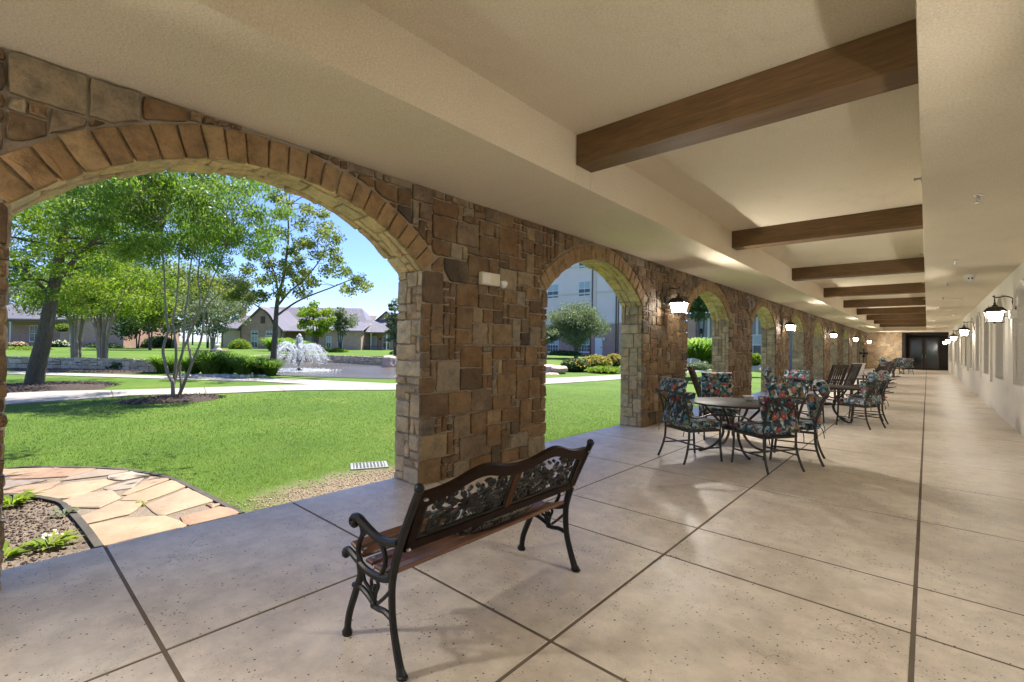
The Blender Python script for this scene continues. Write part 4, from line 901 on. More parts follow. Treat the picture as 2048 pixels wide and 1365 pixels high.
for a, b in zip(WP, WP[1:]):
    a = Vector((*a, 0)); b = Vector((*b, 0)); l = (b-a).length; t = (b-a)/l; n = Vector((t.y, -t.x, 0))
    if n.dot(Vector((-14, 6, 0))-(a+b)/2) < 0: n = -n
    q = [a, b, b-n*.4, a-n*.4]; mb.add([p+Vector((0,0,-.1)) for p in q]+[p+Vector((0,0,.55)) for p in q], [(0,1,5,4),(1,2,6,5),(3,0,4,7),(4,5,6,7)])
    nu = max(3, int(l/.15)); masonry_face(mb, [l*i/nu for i in range(nu+1)], [-.05+.62*j/5 for j in range(6)], lambda i, j: False, lambda u, v, d: tuple(a+t*u+n*d+Vector((0,0,v))), rng, seg=.3, jit=.02, sizes=[((2,1),4),((3,2),6),((2,2),5),((4,2),3),((1,1),3),((3,1),3)], t=.05)
mb.build('wall', PALE, rwl, angle=60, fix=False)
FR = [(-140,-70,.5),(-62,-16.4,.5),(-46,-6.4,.5),(-35.7,.7,.5),(-29.0,5.6,.5),(-30.7,9.0,.5),(-37.7,13.7,.5),(-38.1,18.4,.5),(-30,18.9,.5),(-23.8,19.8,.4),(-21,22.5,.08),(-18.5,28,-.03),(-17,35,-.03),(-14.5,43,-.03),(-8,52,-.03)]
mb = MB(); rows = []
for k, (dist, z) in enumerate(((0, None), (7, .52), (25, .6), (80, .8), (500, .9))):
    row = []
    for x, y, z0 in FR:
        d = Vector((x, y+2, 0)).normalized(); zz = z0 if z is None else (z if z0 > .3 else lerp(z0, z, .75 if k == 1 else 1)); row.append((x+d.x*dist, y+d.y*dist, zz))
    rows.append(row)
for ra, rb in zip(rows, rows[1:]):
    for i in range(len(FR)-1): mb.quad(ra[i], ra[i+1], rb[i+1], rb[i])
tag(mb.build('terrain', GRASS, smooth=True, angle=0), 'raised mown lawn beyond the pond', 'lawn', kind='structure')

# ---------------------------------------------------------------- fountain
SPRAY, nt_, b_, o_ = newmat('white_water_spray'); b_.inputs['Base Color'].default_value = (.88,.91,.95,1); b_.inputs['Roughness'].default_value = .25; b_.inputs['Transmission Weight'].default_value = .25
t_ = N(nt_, 'ShaderNodeBsdfTranslucent'); t_.inputs[0].default_value = (.9,.93,.96,1); mx_ = N(nt_, 'ShaderNodeMixShader'); mx_.inputs[0].default_value = .45
L(nt_, b_.outputs[0], mx_.inputs[1]); L(nt_, t_.outputs[0], mx_.inputs[2]); L(nt_, mx_.outputs[0], o_.inputs[0])
FC = Vector((-25.1, 11.12, 0))
fo = thing('fountain', 'white floating pond fountain throwing a plume and a ring of arching jets', 'fountain', FC)
m = MB(); m.lathe([(.0,-.02),(.24,-.01),(.22,.05),(.10,.08),(.08,.14),(0,.14)], (0,0,0), 16); m.build('nozzle', IRON, fo)
OCT = np.array([[1,0,0],[-1,0,0],[0,1,0],[0,-1,0],[0,0,1.5],[0,0,-1.5]], float); OF = np.array([[0,2,4],[2,1,4],[1,3,4],[3,0,4],[2,0,5],[1,2,5],[3,1,5],[0,3,5]])
def drops(name, P, R, parent):
    n = len(P); V = P[:, None, :]+OCT[None]*R[:, None, None]; F = (np.arange(n)[:, None, None]*6+OF[None]).reshape(-1, 3); return npmesh(name, V.reshape(-1, 3), F, SPRAY, parent)
P = []; R = []
for k in range(4200):
    z = .3+1.65*NR.random()**.6; s_ = .035+.19*math.sin(min(1, z/1.95)*PI)*(z/1.9)**1.5; P.append((NR.normal(0, s_*.55), NR.normal(0, s_*.55), z)); R.append(.009+NR.random()**2*.024)
drops('water_plume', np.array(P), np.array(R), fo)
for k in range(22):
    a = 2*PI*k/22+NR.normal(0, .05); P = []; R = []; vr = 1.0+NR.normal(0, .08); hk = 1.25+NR.normal(0, .1)
    for q in range(620):
        t = NR.random(); r = 1.4*vr*t**1.0; z = .25+4*hk*(t*.92)*(1-t*.92)*.92-.15*t; sp_ = .012+.10*max(0, t-.3)
        
        P.append((r*math.cos(a)+NR.normal(0, sp_), r*math.sin(a)+NR.normal(0, sp_), max(.0, z+NR.normal(0, sp_)))); R.append(.006+.017*NR.random()**2)
    jo = drops('water_jet', np.array(P), np.array(R), fo)
    m = MB(); q = [(1.4*vr*t*math.cos(a), 1.4*vr*t*math.sin(a), .25+4*hk*(t*.92)*(1-t*.92)*.92-.15*t) for t in [i/30 for i in range(15)]]; m.tube(q, [.011-.006*i/14 for i in range(15)], 5); m.build('stream', SPRAY, jo)
n = 2600; a = NR.random(n)*6.283; r = .4+NR.normal(.75, .4, n); P = np.stack([r*np.cos(a), r*np.sin(a), np.abs(NR.normal(0, .03, n))], 1); drops('splash', P, .008+.02*NR.random(n)**2, fo)

# ---------------------------------------------------------------- foliage machinery
def leaf_mesh(C, rad, per, l, w, squash=.65, droop=.25, rnd=None):
    """leaf quads scattered round clump centres C (n,3); rad (n,)"""
    C = np.asarray(C, float); n = len(C); idx = np.repeat(np.arange(n), per); m = len(idx)
    d = NR.normal(size=(m, 3)); d /= np.linalg.norm(d, axis=1)[:, None]+1e-9; rr = NR.random(m)**.45
    P = C[idx]+d*(rr*np.asarray(rad)[idx])[:, None]*np.array([1, 1, squash])
    ax = NR.normal(size=(m, 3)); ax[:, 2] -= droop*2; ax /= np.linalg.norm(ax, axis=1)[:, None]+1e-9
    sd = np.cross(ax, NR.normal(size=(m, 3))); sd /= np.linalg.norm(sd, axis=1)[:, None]+1e-9
    up = np.cross(ax, sd); L_ = l*(.4+1.1*NR.random(m)**1.3)[:, None]; W_ = w*(.6+.8*NR.random(m))[:, None]
    V = np.stack([P-ax*L_*.5, P+sd*W_*.5+up*W_*.12, P+ax*L_*.5, P-sd*W_*.5+up*W_*.12], 1)
    cl = NR.random(n)[idx]; r = np.clip(.55*cl+.45*NR.random(m), 0, 1)
    return V.reshape(-1, 3), np.arange(m*4).reshape(-1, 4), np.repeat(r, 4)
def clumps(c, R, n, rmin, rmax, shell=.55, seed=None):
    out = []; rd = []
    for _ in range(n):
        d = NR.normal(size=3); d /= np.linalg.norm(d); q = shell+(1-shell)*NR.random(); out.append((c[0]+d[0]*R[0]*q, c[1]+d[1]*R[1]*q, c[2]+d[2]*R[2]*q)); rd.append(rmin+(rmax-rmin)*NR.random())
    return np.array(out), np.array(rd)
BARK = M('grey_brown_bark', (.075,.058,.038), (.15,.12,.085), rough=.9, scale=7, bscale=26, bstr=.9, bdist=.03, sx=(3, 3, .7))
SMOOTHB = M('smooth_tan_bark', (.19,.145,.105), (.30,.24,.185), rough=.75, scale=4, bscale=16, bstr=.3, bdist=.01, sx=(3, 3, .6))
GREYB = M('dark_grey_bark', (.065,.054,.04), (.12,.10,.08), rough=.9, scale=7, bscale=26, bstr=.8, bdist=.02, sx=(3, 3, .7))
LF = leaf_mat('fresh_green_leaf', [(.07,.135,.012),(.13,.20,.018),(.19,.26,.028),(.27,.31,.045)], .5)
LF2 = leaf_mat('feathery_green_leaf', [(.06,.125,.016),(.105,.18,.024),(.155,.235,.038),(.27,.33,.15)], .5, .4)
LF3 = leaf_mat('olive_green_leaf', [(.075,.11,.02),(.12,.16,.03),(.18,.21,.045),(.26,.28,.10)], .45)
LFD = leaf_mat('dark_green_leaf', [(.020,.050,.014),(.035,.080,.02),(.055,.105,.03),(.08,.13,.04)], .2)
LFG = leaf_mat('grey_green_leaf', [(.075,.105,.06),(.11,.145,.08),(.15,.18,.11),(.20,.22,.15)])
def limb(m, a, b, r0, r1, sag=.12, n=5):
    a = Vector(a); b = Vector(b); d = b-a; p = [a]
    for i in range(1, n+1):
        t = i/n; j = Vector(NR.normal(0, d.length*.03, 3)) if i < n else Vector(); p.append(a+d*t+Vector((0, 0, math.sin(PI*t)*d.length*sag))+j)
    m.tube(p, [lerp(r0, r1, i/n) for i in range(n+1)], 6)
def tree(name, label, cat, base, stems, C, rad, per, l, w, lmat, bmat, group=None, twig=3, squash=.65, droop=.25, r1=.02, tips=None):
    """stems: list of (points, r0, r1) in world space; limbs run from stem tops to the clumps"""
    base = Vector(base); t = thing(name, label, cat, base, 0, group); m = MB(); ends = []
    for pts, r0, r_1 in stems:
        p = curve(pts, 5); k = len(p); m.tube([q-base for q in p], [lerp(r0, r_1, (i/(k-1))**.8) for i in range(k)], 10); ends += [(q, lerp(r0, r_1, .8)) for q in p[int(k*.62):]]
    m.build('trunk', bmat, t)
    b = MB()
    for i in range(0, len(C), twig):
        c = Vector(C[i]); e = min(ends, key=lambda q: (q[0]-c).length+max(0, q[0].z-c.z)*2.); limb(b, e[0]-base, c-base, min(e[1]*.55, .06), .007)
    b.build('branches', bmat, t)
    V, F, r = leaf_mesh(np.asarray(C)-np.array(base), rad, per, l, w, squash, droop); npmesh('crown', V, F, lmat, t, r)
    return t
def A_(L_, D): return [at(x, y, D+(q[0] if q else 0)) for x, y, *q in L_]

# tilted thick tree at left
C, rd = clumps(at(150,430,16.3), (4.1,4.1,2.6), 150, .45, .85, .3); 
C2 = np.array([at(x, y, d) for x, y, d in ((40,560,15.2),(80,590,15.5),(140,590,15),(180,560,15),(215,590,15.6),(165,620,15.4),(60,620,16),(120,540,14.6),(230,540,15),(30,520,15.5),(255,600,16),(100,500,14.8),(190,520,14.6))]); C = np.concatenate([C, C2]); rd = np.concatenate([rd, np.full(len(C2), .5)])
tree('shade_tree', 'thick-trunked leaning tree with bright green leaves at the left of the first arch', 'tree', gz(70,766),
     [(A_([(68,770),(74,735),(84,695),(93,655),(97,630),(104,595),(112,555),(118,520),(126,470),(140,410)], 16.1), .265, .12), (A_([(112,560),(128,545),(150,520),(190,480),(230,430)], 16.1), .11, .05), (A_([(104,595),(70,560),(40,530),(10,500)], 15.9), .07, .03)], C, rd, 240, .105, .05, LF, BARK, squash=.55)
# feathery multi-stemmed tree
C, rd = clumps(at(345,405,12.5), (3.1,3.1,1.6), 150, .35, .70, .25)
C2 = np.array([at(x, y, d) for x, y, d in ((300,520,12),(250,505,12.2),(420,500,12),(470,470,12.3),(500,430,12.6),(220,470,12),(390,470,11.6),(330,480,11.5),(440,530,12.4),(280,450,11.6),(520,490,12.6),(200,540,12.6))]); C = np.concatenate([C, C2]); rd = np.concatenate([rd, np.full(len(C2), .42)])
st = [([(346,793),(345,765),(336,748),(329,720),(326,700),(334,670),(338,655),(333,640),(330,600),(328,540),(322,470)], .048, .018), ([(346,793),(347,765),(351,735),(352,700),(349,670),(346,640),(352,610),(356,560),(360,480)], .042, .016),
      ([(347,770),(356,735),(366,700),(368,660),(370,625),(376,590),(380,540),(392,470)], .038, .014), ([(358,792),(367,770),(375,750),(385,725),(393,705),(402,680),(406,650),(410,620),(425,600),(445,585),(480,560)], .045, .012),
      ([(385,725),(379,700),(376,680),(381,650),(395,625),(410,600),(425,560),(450,500)], .035, .014), ([(366,700),(375,680),(385,655),(398,620),(400,590),(396,550),(405,480)], .034, .014), ([(360,790),(362,770),(360,748),(361,730)], .035, .02)]
tree('ornamental_tree', 'multi-stemmed tree with feathery drooping leaves in a mulch ring on the near lawn', 'tree', gz(352,793), [(A_(p, 12.45+.12*i-.3), a, b) for i, (p, a, b) in enumerate(st)], C, rd, 270, .13, .032, LF2, SMOOTHB, squash=.6, droop=.6, twig=2)
# two pale multi-trunk trees before the low wall
def fan_stems(cx, cy, D, n, spread, top, r, seed):
    R_ = random.Random(seed); out = []
    for i in range(n):
        f = (i+.5)/n*2-1; x1 = cx+f*spread+R_.uniform(-6, 6)
        out.append((A_([(cx+f*6, cy), (cx+f*9, cy-35), (cx+f*spread*.35+R_.uniform(-3,3), cy-75), (cx+f*spread*.7, cy-115), (x1, top)], D+R_.uniform(-.5,.5)), r*R_.uniform(.8,1.1), .03))
    return out
C, rd = clumps(at(150,590,25), (2.0,2.0,1.5), 60, .4, .85, .3)
tree('ornamental_tree', 'pale multi-trunk tree before the low stone wall, left of its twin', 'tree', gz(152,737), fan_stems(152,737,25,6,38,620,.115,1), C, rd, 110, .16, .09, LF, SMOOTHB, 'pale multi-trunk trees before the low wall')
C, rd = clumps(at(235,575,24.2), (2.6,2.6,1.7), 85, .4, .9, .3)
tree('ornamental_tree', 'pale broad multi-trunk tree, right of its twin before the low wall', 'tree', gz(205,739), fan_stems(205,739,24.2,8,48,610,.12,2), C, rd, 110, .16, .09, LF, SMOOTHB, 'pale multi-trunk trees before the low wall')
# tree beside the fountain
FTC = [(520,560),(500,540),(540,530),(575,548),(600,520),(622,490),(645,470),(600,450),(560,465),(530,500),(572,405),(590,375),(640,430),(662,500),(690,545),(715,558),(732,572),(702,585),(622,560),(650,540),(560,372),(635,400),(488,572),(470,592),(606,585),(545,560),(585,500),(610,545),(555,430),(610,420),(655,455),(500,505),(530,470),(590,560),(640,510),(675,525),(520,590),(495,600),(565,590),(670,480),(548,400),(575,525),(600,480)]
C = np.array([at(x+NR.normal(0,4), y+NR.normal(0,4), 22.3+NR.normal(0,.9)) for x, y in FTC+FTC]); rd = np.array([.30+.26*NR.random() for _ in C])
tree('shade_tree', 'dark-trunked airy tree standing at the pond edge before the fountain', 'tree', gz(547,749), [(A_([(545,752),(548,700),(551,655),(553,620),(557,590),(566,560),(572,520),(577,470),(575,410)], 22.3), .16, .03), (A_([(551,655),(536,628),(512,611),(490,597)], 22.3), .06, .02), (A_([(556,630),(590,606),(622,591),(662,576),(702,560),(720,560)], 22.2), .055, .015), (A_([(555,612),(580,583),(606,562),(640,520),(655,480)], 22.5), .06, .015), (A_([(557,590),(550,550),(535,510),(530,470)], 22.3), .05, .015)], C, rd, 165, .125, .08, LF3, GREYB, squash=.7)
# tree standing out of view by the first pier, dappling the flagstones
C, rd = clumps((-7.9,1.6,6.3), (2.7,3.0,1.1), 40, .35, .7, .3)
tree('shade_tree', 'feathery tree leaning over the flagstone path from beyond the left edge', 'tree', (-9.2,-1.6,-.03), [([(-9.2,-1.6,-.1),(-9.1,-1.55,1.5),(-8.9,-1.1,3.2),(-8.5,-.2,4.8),(-8.1,1.0,5.8)], .17, .06)], C, rd, 95, .15, .045, LF2, GREYB, droop=.6)
# trees before the far houses and behind them
def far_tree(label, px, pyb, D, pyc, rx, rz, lmat, n=40, per=85, l=.32, w=.2, ntr=3, group='trees before and behind the far houses', bm=GREYB):
    s_ = D/934.6; b = at(px, pyb, D); c = at(px, pyc, D); R_ = random.Random(px); C, rd = clumps(c, (rx*s_, rx*s_, rz*s_), n, rx*s_*.22, rx*s_*.42, .35)
    stems = []
    for i in range(ntr):
        f = ((i+.5)/ntr*2-1)*(ntr > 1); stems.append(([b+_r0*(f*.12), b+_r0*(f*.3)+Vector((0,0,(c.z-b.z)*.4)), b+_r0*(f*rx*s_*.3)+Vector((0,0,(c.z-b.z)*.9))], .16 if ntr == 1 else .09, .04))
    tree('garden_tree', label, 'tree', b, stems, C, rd, per, l, w, lmat, bm, group, twig=4)
far_tree('bright green bushy tree before the far brick houses, right of the fountain', 632, 700, 44, 640, 34, 34, LF, 44, 90, .24, .15)
far_tree('grey-green multi-trunk tree between the two far brick houses', 680, 700, 50, 645, 30, 26, LFG, 40, 80, .26, .16)
far_tree('grey-green tree at the pier edge by the right-hand far house', 792, 712, 38, 645, 24, 55, LFG, 40, 80, .2, .12)
far_tree('grey-green tree with pale stems left of the gabled brick house', 425, 705, 46, 632, 52, 40, LFG, 60, 80, .26, .16, 4, bm=SMOOTHB)
far_tree('dark mid-green tree before the leftmost hedge', 275, 704, 50, 640, 48, 44, LFD, 60, 80, .28, .17, 2)
far_tree('mid-green tree behind the dark clipped hedge', 345, 704, 54, 625, 50, 46, LFG, 55, 80, .3, .18, 2)
for i, (px, py, rx, rz, D, lm, lb) in enumerate(((35,560,70,75,80,LFD,'tall dark tree behind the porch house, leftmost'),(150,535,75,85,86,LFG,'tall grey-green tree behind the porch house'),(265,545,70,80,84,LFD,'tall dark tree between the porch house and the gabled house'),(385,570,60,60,88,LF3,'olive tree behind the gabled house, left of its roof'),(470,585,40,36,92,LFG,'small grey-green tree over the gabled house roof'))):
    far_tree(lb, px, 692, D, py, rx, rz, lm, 60, 80, .5, .3, 2)
for px, py, D, rx, rz, lm, lb in ((300,600,44,60,60,LF3,'leafy olive tree behind the multi-stemmed tree, before the far hedge'),(235,560,60,60,70,LFG,'tall grey-green tree between the porch house and the pale twins'),(415,590,58,55,55,LF3,'leafy olive tree behind the multi-stemmed tree, right of the far hedge'),(90,600,62,60,50,LFG,'grey-green tree over the porch house roof')):
    far_tree(lb, px, 706, D, py, rx, rz, lm, 60, 90, .3, .18, 2)
far_tree('round flowering tree before the lavender apartment block', 1152, 717, 43, 650, 56, 40, LFG, 130, 190, .16, .085, 4, bm=SMOOTHB)
far_tree('small tree at the left edge of the second arch before the apartment block', 1090, 715, 41, 672, 26, 20, LFG, 36, 90, .18, .1, 3, bm=SMOOTHB)
far_tree('blue-green tree seen through the third arch', 1402, 712, 36, 603, 46, 38, LFD, 70, 110, .2, .11, 2)
far_tree('pale tree seen through the fourth arch', 1512, 712, 46, 630, 22, 45, LFG, 50, 90, .22, .12, 2)

# ---------------------------------------------------------------- shrubs, hedges, grasses
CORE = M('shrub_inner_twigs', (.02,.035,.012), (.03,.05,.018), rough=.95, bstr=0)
def shrub(name, label, cat, c, R, lmat, n=1500, l=.1, w=.06, group=None, flowers=None, base=None):
    t = thing(name, label, cat, base if base is not None else (c[0], c[1], c[2]-R[2]), 0, group); o = Vector(t.location); d = NR.normal(size=(n, 3)); d /= np.linalg.norm(d, axis=1)[:, None]; d[:, 2] = np.abs(d[:, 2])*1.0-.25*(NR.random(n) < .5)
    q = (.80+.26*NR.random(n))[:, None]; P = np.array(c)-np.array(o)+d*np.array(R)*q
    V, F, r = leaf_mesh(P, np.full(n, l*.8), 2, l, w, 1, 0); npmesh('foliage', V, F, lmat, t, r)
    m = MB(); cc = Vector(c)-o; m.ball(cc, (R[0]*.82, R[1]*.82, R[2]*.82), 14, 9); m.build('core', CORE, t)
    if flowers:
        k = flowers[1]; idx = NR.integers(0, n, k); P2 = P[idx]*1.02+np.array([0, 0, .02]); V, F, r = leaf_mesh(P2, np.full(k, .04), 5, flowers[2], flowers[2]*.7, 1, 0); npmesh('flowers', V, F, flowers[0], t, r)
    return t
def S_at(px, py, D, rx, rz, **k):   # centre from the photo, radii in photo pixels
    s_ = D/934.6; return at(px, py, D), (rx*s_, min(rx*s_, 1.6), rz*s_)
WHF = leaf_mat('white_petal', [(.75,.74,.70),(.82,.80,.78)], .3); PKF = leaf_mat('pink_petal', [(.60,.30,.30),(.75,.55,.52),(.8,.72,.68)], .3); ORF = leaf_mat('orange_petal', [(.55,.30,.07),(.62,.45,.14),(.60,.38,.20)], .3)
c, R = S_at(480,696,56,20,17); shrub('boxwood', 'clipped round boxwood ball before the gabled house', 'shrub', c, R, LF, 1800, .14, .09)
c, R = S_at(676,706,50,20,9); shrub('boxwood', 'low oval clipped boxwood at the right end of the pond wall', 'shrub', c, R, LF, 1500, .13, .08)
c, R = S_at(648,702,52,12,9); shrub('boxwood', 'small dark clipped shrub left of the oval boxwood', 'shrub', c, R, LFD, 700, .13, .08)
c, R = S_at(786,711,44,7,8); shrub('boxwood', 'small clipped shrub at the first pier edge by the far house', 'shrub', c, R, LFD, 500, .12, .08)
c, R = S_at(318,690,56,38,16); shrub('hedge', 'dark clipped hedge behind the multi-stemmed tree', 'hedge', c, R, LFD, 2400, .18, .12)
c, R = S_at(55,706,38,58,12); shrub('hedge', 'low clipped hedge behind the thick leaning trunk', 'hedge', c, R, LF, 2600, .13, .08)
c, R = S_at(210,693,52,48,5); shrub('ground_cover', 'long low green planting along the far lawn edge', 'shrub', c, R, LFD, 1500, .16, .1)
c, R = S_at(253,733,24,26,9); shrub('broadleaf_plant', 'dark broad-leaved plant at the foot of the low wall', 'plant', c, R, LFD, 700, .22, .10)
c, R = S_at(122,690,50,12,9); shrub('flowering_shrub', 'shrub with white blossoms before the porch house', 'shrub', c, R, LFD, 600, .14, .09, flowers=(WHF, 80, .16))
for px, lb in ((10,'pink flowering shrub under the porch window'),(38,'pale pink flowering shrub by the porch door'),(104,'pink and white flowering shrub at the porch end')):
    c, R = S_at(px,690,50,11,5); shrub('flowering_shrub', lb, 'shrub', c, R, LFG, 350, .14, .09, flowers=(PKF, 130, .16))
c, R = S_at(1150,733,29,28,15); shrub('flowering_shrub', 'dark green shrub with orange tips behind the rocks in the second arch', 'shrub', c, R, LFD, 1500, .12, .07, flowers=(ORF, 160, .10))
c, R = S_at(1192,727,30,30,15); shrub('flowering_shrub', 'golden shrub right of the dark one in the second arch', 'shrub', c, R, LF3, 1500, .12, .07, flowers=(ORF, 420, .10))
c, R = S_at(1228,724,31,18,15); shrub('flowering_shrub', 'tall golden shrub at the right jamb of the second arch', 'shrub', c, R, LF3, 1000, .12, .07, flowers=(ORF, 260, .10))
c, R = S_at(1210,741,28,36,7); shrub('ground_cover', 'bright green low planting edging the golden shrubs', 'shrub', c, R, LF, 1500, .10, .06)
c, R = S_at(1130,708,42,30,5); shrub('hedge', 'low dark hedge before the apartment block windows', 'hedge', c, R, LFD, 900, .16, .1)
c, R = S_at(1400,735,21,24,7); shrub('ground_cover', 'pale green low planting seen through the third arch', 'shrub', c, R, LFG, 900, .09, .06)
c, R = S_at(1412,722,24,16,7); shrub('ground_cover', 'small rounded green plant behind the rocks in the third arch', 'shrub', c, R, LF, 600, .1, .06)
c, R = S_at(1510,722,26,14,14); shrub('flowering_shrub', 'bright green shrub seen through the fourth arch', 'shrub', c, R, LF, 700, .1, .06)
def grass_mesh(n, h, spread, w=.02):
    a = NR.random(n)*6.283; r0 = spread*.30*NR.random(n)**.5; P0 = np.stack([r0*np.cos(a), r0*np.sin(a), np.zeros(n)], 1); a2 = a+NR.normal(0, .5, n); ln = h*(.65+.5*NR.random(n)); out = spread*(.25+.85*NR.random(n))
    D = np.stack([np.cos(a2), np.sin(a2), np.zeros(n)], 1); sd = np.stack([-np.sin(a2), np.cos(a2), np.zeros(n)], 1)*w
    pts = [P0, P0+D*(out*.3)[:, None]+np.array([0,0,1])*(ln*.62)[:, None], P0+D*(out*.68)[:, None]+np.array([0,0,1])*(ln*.95)[:, None], P0+D*out[:, None]+np.array([0,0,1])*(ln*.86)[:, None]]
    V = np.stack([pts[0]-sd*.6, pts[0]+sd*.6, pts[1]-sd, pts[1]+sd, pts[2]-sd*.7, pts[2]+sd*.7, pts[3]-sd*.05, pts[3]+sd*.05], 1).reshape(-1, 3)
    F = (np.arange(n)[:, None, None]*8+np.array([[0,1,3,2],[2,3,5,4],[4,5,7,6]])[None]).reshape(-1, 4); return V, F, np.repeat(NR.random(n), 8)
GRB = leaf_mat('ornamental_grass_blade', [(.085,.17,.022),(.12,.22,.03),(.17,.27,.045),(.24,.30,.08)], .45)
V, F, r = grass_mesh(800, .95, 1.0); gt = npmesh('ornamental_grass', V, F, GRB, rnd=r)
GP = [(330,745),(385,748),(423,749),(452,748),(488,750),(520,749),(541,750),(356,741),(468,742),(506,743)]
for i, (px, py) in enumerate(GP):
    o = gt if i == 0 else gt.copy()
    if i: COL.objects.link(o)
    p = gz(px, py); o.location = (p.x, p.y, -.04); o.rotation_euler = (0, 0, i*1.7); s_ = (.85,.8,1.1,1.0,.85,.8,.7,.75,.9,.85)[i]; o.scale = (s_, s_, s_)
    tag(o, 'bright green fountain grass tuft in the row along the pond edge left of the fountain', 'ornamental grass', 'fountain grass along the pond', 'thing')
for i, (px, py, D, s_, lb) in enumerate(((555,712,50,1.9,'large grass tuft before the gabled house windows'),(590,714,50,1.7,'grass tuft behind the fountain by the brick porch'),(1392,730,24,1.35,'silver-tipped grass tuft behind the rocks in the third arch'),(1415,728,25,1.1,'smaller silver-tipped grass tuft right of the large one in the third arch'))):
    o = gt.copy(); COL.objects.link(o); o.location = at(px, py, D); o.scale = (s_, s_, s_); o.rotation_euler = (0, 0, i); tag(o, lb, 'ornamental grass', 'single grass tufts in the far beds', 'thing')
def rock(label, c, R, mat, seed, group=None):
    bm = bmesh.new(); bmesh.ops.create_icosphere(bm, subdivisions=3, radius=1); R_ = random.Random(seed); ph = [R_.uniform(0, 6) for _ in range(6)]
    for v in bm.verts:
        k = 1+.16*math.sin(v.co.x*3+ph[0])+.12*math.sin(v.co.y*4+ph[1])+.1*math.sin(v.co.z*5+ph[2])+.05*math.sin(v.co.x*11+v.co.y*9+ph[3]); v.co = Vector((v.co.x*R[0], v.co.y*R[1], max(-.5, min(.62, v.co.z))*R[2]))*k
    me = bpy.data.meshes.new('rock'); bm.to_mesh(me); bm.free(); o = link('rock', me, mat); o.location = c; o.rotation_euler = (0, 0, seed); return tag(o, label, 'rock', group, 'thing')
PINKR = M('pink_boulder_rock', (.48,.37,.31), (.34,.26,.22), rough=.85, scale=3, bscale=14, bstr=.5, bdist=.03)
PALER = M('pale_boulder_rock', (.58,.54,.48), (.42,.39,.34), rough=.85, scale=3, bscale=14, bstr=.5, bdist=.03)
for i, (px, py, D, a, h, m, lb) in enumerate(((1098,742,27,.75,.42,PINKR,'pinkish boulder at the left jamb of the second arch'),(1116,741,26.5,.55,.40,PINKR,'squarish pink boulder right of the largest one in the second arch'),(1104,751,26,.5,.22,PINKR,'flat pink rock lying in front of the boulders in the second arch'),(1384,727,23,.5,.3,PALER,'pale boulder under the grasses in the third arch'),(1402,729,23,.4,.22,PALER,'small pale rock right of the pale boulder in the third arch'),(1512,738,26,.6,.3,PALER,'pale rock seen through the fourth arch'),(779,727,31,.55,.62,PINKR,'rough boulder at the pond edge by the first pier'))):
    rock(lb, at(px, py, D), (a, a*.8, h), m, i+1, 'boulders in the garden beds')
def gravel(name, label, cs, mat, n, kind='stuff', s=(.02,.06)):
    P = []; 
    for (x, y, z, rx, ry, a) in cs:
        k = n//len(cs); q = NR.normal(size=(k, 2))*.5; ca, sa = math.cos(a), math.sin(a); P.append(np.stack([x+q[:, 0]*rx*ca-q[:, 1]*ry*sa, y+q[:, 0]*rx*sa+q[:, 1]*ry*ca, np.full(k, z)], 1))
    P = np.concatenate(P); k = len(P); R = s[0]+(s[1]-s[0])*NR.random(k); O = OCT/np.array([1,1,2.5]); V = P[:, None]+O[None]*R[:, None, None]*(.6+.8*NR.random((k, 1, 3))); F = (np.arange(k)[:, None, None]*6+OF[None]).reshape(-1, 3)
    return tag(npmesh(name, V.reshape(-1, 3), F, mat, rnd=np.repeat(NR.random(k), 6)), label, 'gravel', kind=kind)
p = gz(440,751); q = gz(415,752); gravel('gravel', 'pale river stones at the foot of the fountain grasses', [(p.x, p.y, -.02, 1.4, .35, .9), (q.x, q.y, -.02, 1.0, .3, .9)], PALER, 500, s=(.05,.14))

# ---------------------------------------------------------------- mulch rings, soil bed, flagstones
MULCH = M('shredded_bark_mulch', (.085,.055,.04), (.03,.02,.015), rough=.95, scale=16, bscale=45, bstr=1., bdist=.04)
CHIP = leaf_mat('bark_chip', [(.03,.018,.013),(.065,.042,.03),(.12,.085,.06),(.22,.17,.13)], .02, .9)
def mulch(c, rx, ry, label, rot=0., n=1200, h=.10):
    m = MB(); k = 28; R_ = random.Random(int(abs(c[0])*10)); vs = []; fs = []
    for j, (q, z) in enumerate(((1.0,0),(.86,.55),(.5,.9),(.0,1.))):
        for i in range(k):
            a = 2*PI*i/k; w = 1+.10*math.sin(3*a+1)+.06*math.sin(5*a); vs.append((c[0]+rx*q*w*math.cos(a)*math.cos(rot)-ry*q*w*math.sin(a)*math.sin(rot), c[1]+rx*q*w*math.cos(a)*math.sin(rot)+ry*q*w*math.sin(a)*math.cos(rot), ZL+.004+h*z+R_.uniform(-.01,.01)*(j > 0)))
    for j in range(3):
        for i in range(k): fs.append((j*k+i, j*k+(i+1) % k, (j+1)*k+(i+1) % k, (j+1)*k+i))
    m.add(vs, fs); tag(m.build('mulch_bed', MULCH), label, 'mulch', kind='structure')
    a = NR.random(n)*6.283; q = NR.random(n)**.5; P = np.stack([c[0]+q*(rx*np.cos(a)*math.cos(rot)-ry*np.sin(a)*math.sin(rot)), c[1]+q*(rx*np.cos(a)*math.sin(rot)+ry*np.sin(a)*math.cos(rot)), ZL+h*(1-q**3)*.95+.01], 1)
    V, F, r = leaf_mesh(P, np.full(n, .01), 1, .11, .022, 1, 0); tag(npmesh('mulch_chips', V, F, CHIP, rnd=r), label+', loose chips', 'mulch', kind='stuff')
p = gz(350,797); mulch((p.x+.1, p.y, 0), .75, 1.15, 'dark mulch ring round the multi-stemmed tree', .1); p = gz(80,775); mulch((p.x, p.y, 0), 1.5, 2.0, 'dark mulch ring round the thick leaning trunk', .3, 1600, .14)
